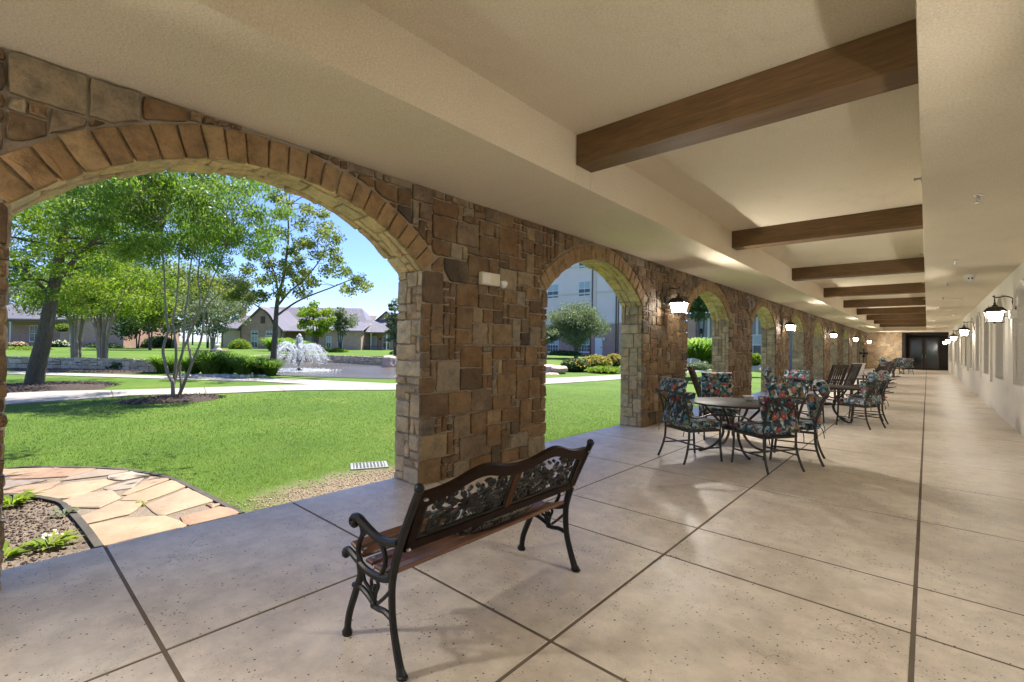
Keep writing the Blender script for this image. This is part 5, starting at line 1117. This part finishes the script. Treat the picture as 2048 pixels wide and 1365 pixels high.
p = gz(195,742); mulch((p.x-.5, p.y-.3, 0), 4.6, 1.0, 'long mulch bed under the pale multi-trunk trees', .6, 1500, .06)
SOIL = M('dry_bed_soil', (.22,.165,.115), (.095,.07,.05), rough=.95, scale=7, bscale=40, bstr=1., bdist=.04, world=True)
ci = curve([(p.x, p.y, 0) for p in inW], 5); mb = MB(); poly = [(p.x, p.y, -.026) for p in ci]+[(-4.48,-.05,-.026),(-4.48,-3,-.026),(-9,-3,-.026),(-9,-.9,-.026)]
mb.add(poly, [tuple(range(len(poly)))]); tag(mb.build('soil_bed', SOIL, smooth=False), 'dry soil planting bed beside the flagstones', 'soil', kind='structure')
gravel('leaf_litter', 'dry crumbs and chips strewn over the planting bed', [(-5.2,.15,-.02,1.1,.45,0),(-6.2,0,-.02,1.2,.5,0)], CHIP, 2500, s=(.004,.013)); gravel('earth_crumbs', 'dry crumbs on the worn earth strip by the first pier', [(-4.75,2.2,-.032,.35,1.1,.0),(-4.8,3.2,-.032,.35,.8,0)], leaf_mat('earth_crumb', [(.14,.10,.065),(.25,.195,.13),(.34,.29,.22)], .02, .9), 1500, s=(.004,.014))
co_ = curve([(p.x, p.y, 0) for p in outW], 5); mb = MB(); poly = [(p.x, p.y, -.018) for p in co_]+[(p.x, p.y, -.018) for p in reversed(ci)]
far_o = co_[0]+Vector((-3.5,-1.6,0)); far_i = ci[0]+Vector((-3.4,-1.9,0)); poly = [(far_o.x, far_o.y, -.018)]+poly+[(far_i.x, far_i.y, -.018)]
mb.add(poly, [tuple(range(len(poly)))]); tag(mb.build('gravel_base', M('crushed_path_gravel', (.22,.17,.12), (.14,.11,.08), rough=.95, scale=25, bscale=70, bstr=.8, bdist=.02, world=True), smooth=False), 'crushed gravel between the flagstones', 'gravel', kind='structure')
def flag_mat():
    m, nt, b, o = newmat('sandstone_flag'); co = coords(nt, True); r = rnd_attr(nt)
    c = ramp(nt, r, [(0,(.245,.18,.11)),(.25,(.28,.21,.135)),(.45,(.24,.155,.10)),(.6,(.28,.215,.145)),(.8,(.20,.165,.135)),(.92,(.31,.27,.215)),(1,(.245,.16,.105))])
    c = mix(nt, .7, c, ramp(nt, noise(nt, co, 3.5, 6, .65), [(.3,(.72,.62,.55)),(.65,(1.12,1.08,1.0))]), 'MULTIPLY'); n3 = noise(nt, co, 30, 5, .7); c = mix(nt, .4, c, ramp(nt, n3, [(.3,(.75,.72,.7)),(.6,(1.1,1.1,1.1))]), 'MULTIPLY')
    L(nt, c, b.inputs['Base Color']); b.inputs['Roughness'].default_value = .8; bump(nt, b, n3, .4, .01); return m
FLG = [[(0,240),(350,228),(430,230),(180,275),(0,290)],[(445,228),(775,234),(560,292),(70,316),(200,283)],[(805,240),(1050,253),(860,286),(505,328),(580,298)],[(0,328),(365,327),(180,362),(0,402)],[(0,418),(190,372),(475,342),(395,388),(230,437),(0,437)],
 [(560,352),(850,322),(945,340),(700,427),(580,466),(385,470),(262,445)],[(902,290),(1080,258),(1215,286),(1000,323),(903,313)],[(872,385),(1165,308),(1078,383),(920,404)],[(1243,294),(1387,316),(1052,438),(1015,438),(1133,370)],[(1405,328),(1515,375),(1380,427),(1200,491),(1015,482),(1052,452)],
 [(722,432),(900,413),(972,470),(820,546),(565,538),(506,500),(600,472)],[(832,560),(960,503),(1185,503),(1050,598),(704,676),(646,632)],[(1215,522),(1540,394),(1752,490),(1352,602),(1303,598)],[(704,698),(1020,634),(1335,618),(1512,688),(1420,742),(1190,790),(845,850),(824,828)],[(1505,622),(1800,548),(1895,562),(1952,598),(1562,686),(1533,668)],[(1695,522),(1795,522),(1740,546)]]
m = MB(); rng = random.Random(12); fr = [.1,.45,.75,.8,.5,.2,.93,.85,.3,.22,.62,.55,.62,.28,.47,.3]
def flagstone(poly, rv, th=.022):
    n = len(poly); cx_ = sum(p[0] for p in poly)/n; cy_ = sum(p[1] for p in poly)/n; pts = []
    for a, b in zip(poly, poly[1:]+poly[:1]):
        k = max(2, int(math.hypot(b[0]-a[0], b[1]-a[1])/.10))
        for i in range(k): t = i/k; pts.append((lerp(a[0], b[0], t)+rng.uniform(-.008,.008), lerp(a[1], b[1], t)+rng.uniform(-.008,.008)))
    k = len(pts); m.rv = rv; dz = rng.uniform(-.003,.003); vs = []
    for ins, z in ((0,-.02),(0,th-.03+dz),(.02,th-.022+dz)):
        for x, y in pts: d = math.hypot(cx_-x, cy_-y)+1e-6; vs.append((x+(cx_-x)/d*ins, y+(cy_-y)/d*ins, z))
    fs = [(j*k+i, j*k+(i+1) % k, (j+1)*k+(i+1) % k, (j+1)*k+i) for j in range(2) for i in range(k)]+[tuple(range(2*k, 3*k))]; m.add(vs, fs)
for i, q in enumerate(FLG):
    P = [gz(x*.24414, 880+y*.24414) for x, y in q]; c = sum(P, Vector())/len(P); P = [p+(p-c).normalized()*.022 for p in P]; flagstone([(p.x, p.y) for p in P], fr[i])
for i in range(5):
    t = .12+.2*i; a = co_[0].lerp(far_o, t); b = ci[0].lerp(far_i, t); d = (far_o-co_[0])*.085; flagstone([(a.x-d.x, a.y-d.y-.03), (a.x+d.x, a.y+d.y-.03), (b.x+d.x, b.y+d.y+.04), (b.x-d.x, b.y-d.y+.04)], rng.random())
tag(m.build('flagstone_path', flag_mat(), angle=25), 'irregular tan sandstone flags curving from the walkway', 'path', kind='structure')
EDGE = M('weathered_steel_edging', (.03,.026,.02), (.07,.058,.04), rough=.8)
for q, lb in ((co_, 'dark edging strip along the outer curve of the flagstones'), (ci, 'dark edging strip between the flagstones and the planting bed')):
    m = MB()
    for a, b in zip(q, q[1:]): m.bar((a.x, a.y, -.005), (b.x, b.y, -.005), .05, .012)
    tag(m.build('bed_edging', EDGE), lb, 'edging', kind='thing')
def plantlet(label, c, n, l, fl=None, lm=LF):
    t = thing('bedding_plant', label, 'plant', c); a = NR.random(n)*6.283; vs = []; fs = []; rr = []
    for i in range(n):
        d = Vector((math.cos(a[i]), math.sin(a[i]), 0)); s_ = Vector((-d.y, d.x, 0)); L_ = l*(.5+.6*random.random()); up = .3+.7*random.random(); k = len(vs); p0 = d*.02
        vs += [p0, p0+d*L_*.5+s_*L_*.16+Vector((0,0,L_*.5*up)), p0+d*L_+Vector((0,0,L_*.45*up)), p0+d*L_*.5-s_*L_*.16+Vector((0,0,L_*.5*up)), p0+d*L_*.52+Vector((0,0,L_*.42*up))]; fs += [(k,k+1,k+4),(k+1,k+2,k+4),(k+2,k+3,k+4),(k+3,k,k+4)]; r_ = .2+.8*random.random(); rr += [r_]*5
    npmesh('leaves', np.array([tuple(v) for v in vs]), np.array(fs), lm, t, rr)
    if fl:
        P = np.stack([NR.normal(0,.035,fl), NR.normal(0,.035,fl), .07+.03*NR.random(fl)], 1); V, F, r = leaf_mesh(P, np.full(fl,.008), 8, .02, .014, 1, 0); npmesh('flowers', V, F, WHF, t, r)
    return t
p = gz(98,1092,-.02); plantlet('small green bedding plant with white flower heads beside the flagstones', p, 34, .17, 9); p = gz(6,1115,-.02); plantlet('small bright bedding plant at the lower left corner of the bed', p, 26, .17, 0)
p = gz(22,1010,-.02); plantlet('leafy green plant in the back of the bed by the flagstone edge', p, 46, .20, 0); p = gz(128,1030,-.02); plantlet('sparse sprig against the inner edging', p, 12, .13, 0, LFG); p = gz(275,1012,-.015); plantlet('tiny weed growing between two flagstones', p, 14, .06, 0)
# drain grate
dg = thing('drain_grate', 'pale rectangular drain grate set in the worn earth by the first pier', 'drain', (-5.23,3.22,-.02), math.atan2(.37,.2)+.0); m = MB()
m.box((-.22,-.155,-.03), (.22,-.135,.0)); m.box((-.22,.135,-.03), (.22,.155,.0)); m.box((-.22,-.135,-.03), (-.19,.135,.0)); m.box((.19,-.135,-.03), (.22,.135,.0))
for i in range(9): m.box((-.175+.042*i,-.135,-.02), (-.157+.042*i,.135,-.002))
for i in range(5): m.box((-.19,-.11+.05*i,-.018), (.19,-.095+.05*i,-.004))
m.build('grate', M('galvanised_grate', (.30,.30,.29), (.22,.22,.21), rough=.5, metal=.2), dg); m = MB(); m.quad((-.19,-.135,-.028),(.19,-.135,-.028),(.19,.135,-.028),(-.19,.135,-.028)); m.build('sump', CORE, dg)

# ---------------------------------------------------------------- buildings
def brick_mat(name, c1, c2, mo):
    m, nt, b, o = newmat(name); co = coords(nt); sp_ = N(nt, 'ShaderNodeSeparateXYZ'); L(nt, co, sp_.inputs[0]); cb = N(nt, 'ShaderNodeCombineXYZ'); L(nt, math_(nt, 'ADD', sp_.outputs[0], sp_.outputs[1]), cb.inputs[0]); L(nt, sp_.outputs[2], cb.inputs[1])
    t = N(nt, 'ShaderNodeTexBrick'); L(nt, cb.outputs[0], t.inputs['Vector']); t.inputs['Scale'].default_value = 1.; t.inputs['Brick Width'].default_value = .22; t.inputs['Row Height'].default_value = .075; t.inputs['Mortar Size'].default_value = .008; t.inputs['Color1'].default_value = c1+(1,); t.inputs['Color2'].default_value = c2+(1,); t.inputs['Mortar'].default_value = mo+(1,)
    c = mix(nt, .6, t.outputs['Color'], ramp(nt, noise(nt, co, 1.5, 6, .7), [(.3,(.75,.72,.7)),(.7,(1.15,1.15,1.15))]), 'MULTIPLY'); L(nt, c, b.inputs['Base Color']); b.inputs['Roughness'].default_value = .9; return m
BRICK = brick_mat('pink_brown_brick', (.52,.30,.225), (.41,.225,.165), (.54,.45,.39)); BRICK2 = brick_mat('mauve_brick', (.48,.275,.225), (.41,.225,.185), (.48,.36,.32))
ROOF = M('pale_metal_roof', (.20,.18,.19), (.24,.22,.23), rough=.4, scale=.6, bstr=0, metal=.3); SHING = M('grey_brown_shingle', (.15,.125,.115), (.19,.165,.15), rough=.85, scale=2, bscale=20, bstr=.4, bdist=.02)
TRIM = M('cream_trim', (.62,.57,.50), (.58,.53,.46), rough=.6); BRTR = M('brown_trim', (.14,.085,.06), (.11,.065,.045), rough=.6); BLIND = M('pale_window_blind', (.42,.46,.50), (.36,.40,.44), rough=.4)
DGL = M('dark_house_glass', (.04,.05,.065), (.07,.08,.10), rough=.1, bstr=0)
SIDE, nt_, b_, o_ = newmat('lavender_grey_siding'); co__ = coords(nt_); w_ = N(nt_, 'ShaderNodeTexWave', wave_type='BANDS', bands_direction='Z', wave_profile='SAW'); w_.inputs['Scale'].default_value = 1.05; L(nt_, co__, w_.inputs['Vector'])
L(nt_, mix(nt_, .5, (.76,.62,.61), ramp(nt_, noise(nt_, co__, .5, 5), [(.3,(.70,.565,.555)),(.7,(.82,.68,.67))])), b_.inputs['Base Color']); b_.inputs['Roughness'].default_value = .8; bump(nt_, b_, w_.outputs['Fac'], .3, .02)
def window(p, x0, x1, z0, z1, y, mun=(1, 1), split=None, top=None, arch=False):
    m = MB(); w = .07
    m.box((x0,y-.06,z0), (x0+w,y+.0,z1)); m.box((x1-w,y-.06,z0), (x1,y+.0,z1)); m.box((x0+w,y-.06,z0), (x1-w,y+.0,z0+w)); m.box((x0+w,y-.06,z1-w), (x1-w,y+.0,z1)); m.box((x0-.05,y-.10,z0-.06), (x1+.05,y+.0,z0-.001))
    m.box((x0+w,y-.05,(z0+z1)/2-.03), (x1-w,y-.002,(z0+z1)/2+.03))
    for i in range(1, mun[0]+1): x = lerp(x0+w, x1-w, i/(mun[0]+1)); m.box((x-.02,y-.045,z0+w), (x+.02,y-.004,z1-w))
    for i in range(1, mun[1]+1): z = lerp(z0+w, z1-w, i/(mun[1]+1)); m.box((x0+w,y-.042,z-.015), (x1-w,y-.006,z+.015))
    f = m.build('window', WHITE, p, smooth=False); g = MB(); g.quad((x0+w,y-.02,z0+w),(x1-w,y-.02,z0+w),(x1-w,y-.02,(z0+z1)/2),(x0+w,y-.02,(z0+z1)/2)); g.build('lower_pane', DGL, f, smooth=False)
    g = MB(); g.quad((x0+w,y-.02,(z0+z1)/2),(x1-w,y-.02,(z0+z1)/2),(x1-w,y-.02,z1-w),(x0+w,y-.02,z1-w)); g.build('upper_pane', BLIND if top else DGL, f, smooth=False); return f
def gable_block(p, x0, x1, y0, y1, ze, za, wmat, rmat, ov=.35):
    m = MB(); xm = (x0+x1)/2
    for y in (y0, y1): m.add([(x0,y,-.3),(x1,y,-.3),(x1,y,ze),(xm,y,za),(x0,y,ze)], [(0,1,2,3,4)])
    for x in (x0, x1): m.quad((x,y0,-.3),(x,y1,-.3),(x,y1,ze),(x,y0,ze))
    m.build('wall', wmat, p, smooth=False); r = MB(); sl = (za-ze)/(xm-x0)
    for s_ in (-1, 1):
        xe = xm+s_*(xm-x0+ov); zz = ze-ov*sl; q = [(xm,y0-ov,za+.04),(xe,y0-ov,zz+.04),(xe,y1+ov,zz+.04),(xm,y1+ov,za+.04)]; r.add(q+[(a,b,c+.14) for a, b, c in q], [(0,1,2,3),(4,5,6,7),(0,1,5,4),(1,2,6,5),(2,3,7,6)])
        n = int((y1-y0+2*ov)/.5)
        for i in range(n+1): y = y0-ov+.02+i*.5; r.bar((xm,y,za+.19),(xe,y,zz+.19), .03, .03)
    return r.build('roof', rmat, p, smooth=False)
def slope_roof(p, x0, x1, y0, y1, z0, z1, mat, hip=0., ribs=.45):
    r = MB(); q = [(x0,y0,z0),(x1,y0,z0),(x1-hip,y1,z1),(x0+hip,y1,z1)]; r.add(q+[(a,b,c+.12) for a, b, c in q], [(0,1,2,3),(4,5,6,7),(0,1,5,4),(1,2,6,5),(3,0,4,7)])
    if hip: r.add([(x0,y0,z0+.12),(x0+hip,y1,z1+.12),(x0,y1+(y1-y0)*.0+hip,z0+.12)], [(0,1,2)]); r.add([(x1,y0,z0+.12),(x1-hip,y1,z1+.12),(x1,y1+hip,z0+.12)], [(0,1,2)])
    n = int((x1-x0)/ribs)
    for i in range(n+1):
        t = i/max(1, n); r.bar((lerp(x0, x1, t),y0,z0+.14),(lerp(x0+hip, x1-hip, t),y1,z1+.14), .03, .03)
    return r.build('roof', mat, p, smooth=False)
def wallbox(p, lo, hi, mat, name='wall'): m = MB(); m.box(lo, hi); return m.build(name, mat, p, smooth=False)
def post(p, x, y, z1, w=.14, mat=TRIM): m = MB(); m.box((x-w/2,y-w/2,0), (x+w/2,y+w/2,z1)); m.box((x-w*.75,y-w*.75,0), (x+w*.75,y+w*.75,.25)); m.box((x-w*.75,y-w*.75,z1-.15), (x+w*.75,y+w*.75,z1-.001)); return m.build('post', mat, p, smooth=False)
# gabled brick house
P0 = at(525,704,62); hb = thing('brick_house', 'gabled pink-brown brick house with a metal roof behind the fountain tree', 'house', P0, YAW)
gable_block(hb, -2.9, 2.45, 0, 7, 3.1, 5.8, BRICK, ROOF, .4)
wallbox(hb, (-6.2,1.2,-.3), (-2.91,7,3.0), TRIM, 'side_wing'); slope_roof(hb, -6.5, -2.75, .6, 5.5, 2.95, 5.0, ROOF); m = MB(); m.box((-5.9,4.5,3), (-5.2,5.2,6.2)); m.box((-6,4.4,6.2), (-5.1,5.3,6.35)); m.build('chimney', BRTR, hb)
for x0, x1 in ((-1.55,-.6),(.42,1.3)): window(hb, x0, x1, .5, 2.1, 0, (1,1), top=True); window(hb, x0, x1, 2.2, 2.8, 0, (1,0), top=True)
m = MB(); m.box((-.32,-.05,3.75), (.27,.02,4.7))
for i in range(8): m.box((-.28,-.075,3.82+.105*i), (.23,-.052,3.87+.105*i))
m.build('vent', BRTR, hb)
for x in (-2.9, 2.45, -6.15): m = MB(); m.box((x-.05,-.08 if x > -5 else 1.1,0), (x+.05,0 if x > -5 else 1.19,3)); m.build('downpipe', BRTR, hb)
wallbox(hb, (-4.9,7.01,-.3), (12.2,15,3.2), BRICK, 'main_wall'); m = MB(); m.add([(-5.2,6.2,3.1),(12.5,6.2,3.1),(9.5,11,6.8),(-4.8,11,6.8),(12.5,15.5,3.1),(-5.2,15.5,3.1)], [(0,1,2,3),(1,4,2),(3,2,4,5),(0,3,5)])
for i in range(34): x = -5+i*.5; m.bar((x,6.2,3.14),(min(x,9.4),11 if x < 9.5 else lerp(11,6.2,(x-9.5)/3),6.84 if x < 9.5 else lerp(6.84,3.14,(x-9.5)/3)), .03, .03)
m.build('main_roof', ROOF, hb, smooth=False)
wallbox(hb, (2.46,3.5,-.3), (6.3,6.99,3.0), BRICK, 'porch_wall'); slope_roof(hb, 2.5, 6.6, .6, 4.6, 2.75, 3.75, ROOF); post(hb, 2.75, .8, 2.74, mat=BRTR); post(hb, 6.35, .8, 2.74, .3, BRTR)
window(hb, 3.0, 3.8, .5, 2.2, 3.49, (1,3)); m = MB(); m.box((4.1,3.38,0), (5.2,3.49,2.35)); f = m.build('door', TRIM, hb); g = MB(); g.box((4.25,3.36,.2), (5.05,3.379,2.2)); g.build('pane', BLIND, f); g = MB(); g.ball((5.1,3.35,1.05), .05); g.build('handle', STEEL, f)
wallbox(hb, (6.31,2.6,-.3), (12.2,7.0,3.0), BRICK, 'right_wall'); slope_roof(hb, 6.1, 12.5, 2.2, 7, 2.95, 4.4, ROOF)
for x0 in (7.4, 9.0): window(hb, x0, x0+.7, .5, 2.2, 2.59, (1,1), top=True)
# right-hand house with porch
P0 = at(738,705,66); hr = thing('brick_house', 'brick house with a hipped metal porch roof at the first pier', 'house', P0, YAW)
slope_roof(hr, -2.8, 2.6, 0, 3.2, 2.75, 4.6, ROOF, 1.2); wallbox(hr, (-3.6,2.6,-.3), (3.6,9,3.0), BRICK)
gable_block(hr, -1.6, 4.6, 3.4, 10, 3.2, 5.9, BRICK, SHING, .4); wallbox(hr, (-9.5,5,-.3), (-3.61,10,3.1), BRICK, 'side_wall'); slope_roof(hr, -9.8, -1.6, 4.6, 9, 3.05, 5.6, SHING)
for x in (-2.5, .2, 2.4): post(hr, x, .2, 2.74, .13)
window(hr, -2.0, -1.1, .5, 2.3, 2.59, (1,1)); window(hr, 1.2, 2.2, .4, 2.4, 2.59, (1,1)); m = MB(); m.box((-.6,2.5,0), (.3,2.59,2.3)); f = m.build('door', TRIM, hr); g = MB(); g.box((-.48,2.48,.3), (.18,2.499,2.1)); g.build('pane', BLIND, f)
m = MB(); m.box((-2.4,.1,.85), (2.4,.16,.92)); m.box((-2.4,.1,.1), (2.4,.16,.16))
for i in range(30): m.box((-2.35+.16*i,.115,.16), (-2.32+.16*i,.145,.85))
m.build('railing', BRTR, hr); m = MB(); m.ball((.85,2.45,1.9), (.1,.1,.16)); m.build('porch_lamp', IRON, hr)
window(hr, 3.7, 4.4, .5, 2.2, 3.39, (1,1))
# porch house at left
P0 = at(100,691,52); hl = thing('brick_house', 'long brick house with columned porch and pale metal roof behind the leaning tree', 'house', P0, YAW)
wallbox(hl, (-9,1.9,-.3), (1.0,9,3.0), BRICK2, 'porch_wall'); wallbox(hl, (1.01,.2,-.3), (8.0,9,3.1), BRICK)
slope_roof(hl, -9.3, 2.6, -.3, 4.6, 2.8, 4.7, ROOF); slope_roof(hl, 2.61, 8.3, -.1, 4.6, 2.95, 4.7, ROOF, 0); slope_roof(hl, -9.3, 8.3, 4.6, 9.3, 4.7, 3.0, ROOF)
m = MB(); m.box((-9.2,-.15,2.55), (2.5,.0,2.79)); m.build('fascia', BRTR, hl)
for x in (-7.2, -4.4, .15, 2.3): post(hl, x, 0, 2.54, .16)
window(hl, -4.2, -3.1, .35, 2.25, 1.89, (1,2)); m = MB(); m.box((-2.85,1.78,0), (-1.55,1.89,2.25)); f = m.build('door', WHITE, hl); g = MB(); g.box((-2.68,1.76,.15), (-1.72,1.779,2.1)); g.build('pane', DGL, f); g = MB()
g.box((-2.22,1.74,.15), (-2.18,1.759,2.1))
for i in range(3): g.box((-2.68,1.74,.6+.45*i), (-1.72,1.758,.63+.45*i))
g.build('muntins', WHITE, f); window(hl, -.6, .6, .4, 2.3, 1.89, (1,2)); window(hl, -8.4, -7.3, .4, 2.3, 1.89, (1,2))
c, R = S_at(125,657,51,12,9); t = shrub('hanging_fern', 'green fern hanging from the porch eave of the left house', 'plant', c, R, LF, 500, .16, .06)
m = MB(); m.tube([(0,0,R[2]*1.2),(0,0,R[2]*2+.6)], .012, 5); m.build('hanger', IRON, t)
# lavender apartment block: facade on Y = 48.5
YF = 48.5; P0 = gy_(1236,713,YF); tw = thing('apartment_block', 'tall lavender-sided apartment block with a brick ground floor seen through the second arch', 'building', (P0.x, YF, .3))
ox, oz = P0.x, .3
def tx(px, py): q = gy_(px, py, YF); return q.x-ox, q.z-oz
zb = tx(1160,647)[1]; wallbox(tw, (-40,0,-.6), (0,14,zb), BRICK2, 'ground_floor'); wallbox(tw, (-40,.03,zb), (0,13.9,15.5), SIDE, 'upper_wall'); m = MB(); m.box((-40.3,-.3,15.5), (.3,14.2,15.9)); m.build('roof', SHING, tw)
m = MB(); m.box((-40,-.04,zb-.15), (.04,.06,zb+.02)); z2 = tx(1110,556)[1]; m.box((-40,-.03,zb+3.55), (.02,.06,zb+3.75)); m.box((-40,-.03,zb+6.9), (.02,.06,zb+7.1)); m.build('band', TRIM, tw)
for px in (1184, 1191): x = tx(px,650)[0]; m = MB(); m.box((x-.06,-.08,zb), (x+.06,.03,15.5)); m.build('corner_trim', BRTR if px == 1184 else TRIM, tw)
for px in (1181, 1232, 1237): x = tx(px,690)[0]; m = MB(); m.box((x-.06,-.12,-.2), (x+.06,-.02,zb if px == 1181 else 15.4)); m.build('downpipe', BRTR, tw)
for a, b in ((1095,1117.5),(1157,1181)):
    x0 = tx(a,680)[0]; x1 = tx(b,680)[0]; z0 = tx(b,705)[1]; z1 = tx(b,676)[1]; window(tw, x0, x1, z0, z1, -.01, (3,3), top=True)
    x0 = tx(a,580)[0]; x1 = tx(b,580)[0]
    z0 = tx(1169,593)[1]; z1 = tx(1169,563)[1]
    for k in (0, 1): dz = k*(tx(1169,537)[1]-z0); window(tw, x0, x1, z0+dz, z1+dz, .02, (1,0), top=True)
for k in range(4):
    x0 = tx(1095,680)[0]-6-5.5*k
    for z_ in (z0, z0+tx(1169,537)[1]-z0, .9): window(tw, x0, x0+1.7, z_, z_+1.9, -.01 if z_ < 2 else .02, (1,0), top=True)
x0 = tx(1190.5,690)[0]; x1 = tx(1205,690)[0]; m = MB(); m.box((x0,-.05,tx(1198,711)[1]), (x1,.02,tx(1198,676)[1])); f = m.build('door', WHITE, tw); m = MB(); m.ball((x1-.12,-.09,tx(1198,695)[1]), .06); m.build('handle', IRON, f); m = MB(); q = tx(1209,679); m.ball((q[0],-.12,q[1]), (.15,.14,.22)); m.build('wall_lamp', CLEAR, tw)
# grey wing seen through the third and fourth arches
GREYW = M('grey_wall_panel', (.22,.22,.23), (.28,.28,.29), rough=.7); gw = thing('building_wing', 'grey panelled building wing with a brick edge seen through the third arch', 'building', (gy_(1372,690,44.).x, 44.0, .2))
wallbox(gw, (1.0,0,-.5), (10.4,10,4.2), GREYW)
for i in range(7): m = MB(); x = 2.1+1.35*i; m.box((x-.09,-.12,-.4), (x+.09,-.001,4.1)); m.build('pilaster', GREYW if i % 3 else TRIM, gw)
m = MB(); m.box((.2,-.3,-.5), (.98,4,4.2)); m.build('brick_edge', BRICK2, gw); m = MB(); m.box((0,-.4,4.2), (10.6,10.2,4.6)); m.build('roof', SHING, gw); 
for px in (1403,): q = gy_(px,663,44.0); m = MB(); m.lathe([(0,0),(.22,.02),(.26,.1),(.0,.16)], (0,0,0), 14); o = m.build('wall_lamp', IRON, gw); o.location = (q.x-gw.location.x, -.02, q.z-.2); o.rotation_euler = (PI/2, 0, 0)
for px in (1507,): q = gy_(px,690,44.0)-Vector(gw.location); window(gw, q.x-.7, q.x+.7, .8, 2.6, -.125, (1,1), top=True)
# brick pedestal with a pale spire
P0 = at(433,713,42); pd = thing('garden_pedestal', 'brick pedestal topped by a pale pointed finial behind the fountain grasses', 'pedestal', P0, YAW); m = MB(); m.box((-.6,-.3,-.1), (.6,.5,.5)); m.box((-.66,-.36,.5), (.66,.56,.58)); m.build('base', BRICK, pd)
m = MB(); m.lathe([(.32,.58),(.30,.68),(.16,.78),(.20,.9),(.24,1.0),(.10,1.12),(.06,1.3),(.05,1.8),(.02,2.3),(0,2.35)], (0,.1,0), 14); m.build('finial', PALER, pd)
# ---------------------------------------------------------------- light
W = bpy.data.worlds.new('World'); S.world = W; W.use_nodes = True; nt = W.node_tree; nt.nodes.clear()
sky = nt.nodes.new('ShaderNodeTexSky'); sky.sky_type = 'NISHITA'; sky.sun_disc = False
SUNV = Vector((-.03, .42, .905)).normalized(); el = math.asin(SUNV.z); az = math.atan2(SUNV.x, SUNV.y)
sky.sun_elevation = el; sky.sun_rotation = az; sky.air_density = 1.0; sky.dust_density = .25; sky.ozone_density = 2.5; sky.altitude = 100
bg = nt.nodes.new('ShaderNodeBackground'); bg.inputs[1].default_value = .05; ow = nt.nodes.new('ShaderNodeOutputWorld')
tn = nt.nodes.new('ShaderNodeMix'); tn.data_type = 'RGBA'; tn.blend_type = 'MULTIPLY'; tn.inputs[0].default_value = 1; tn.inputs[7].default_value = (.62, .70, 1, 1); nt.links.new(sky.outputs[0], tn.inputs[6]); nt.links.new(tn.outputs[2], bg.inputs[0]); nt.links.new(bg.outputs[0], ow.inputs[0])
sl = bpy.data.lights.new('sun', 'SUN'); sl.energy = 2.35; sl.angle = math.radians(.5); sl.color = (1, .955, .88)
so = bpy.data.objects.new('sun', sl); COL.objects.link(so); so.rotation_euler = SUNV.to_track_quat('Z', 'Y').to_euler(); so.location = (0, 0, 30)
S.view_settings.view_transform = 'Standard'; S.view_settings.look = 'None'; S.view_settings.gamma = 1; S.view_settings.exposure = EXPO; S.view_settings.use_curve_mapping = False
S.cycles.max_bounces = 14; S.cycles.diffuse_bounces = 9; S.cycles.glossy_bounces = 4; S.cycles.transmission_bounces = 8; S.cycles.transparent_max_bounces = 12
S.cycles.sample_clamp_indirect = 6; S.cycles.use_denoising = True; S.cycles.caustics_reflective = False; S.cycles.caustics_refractive = False
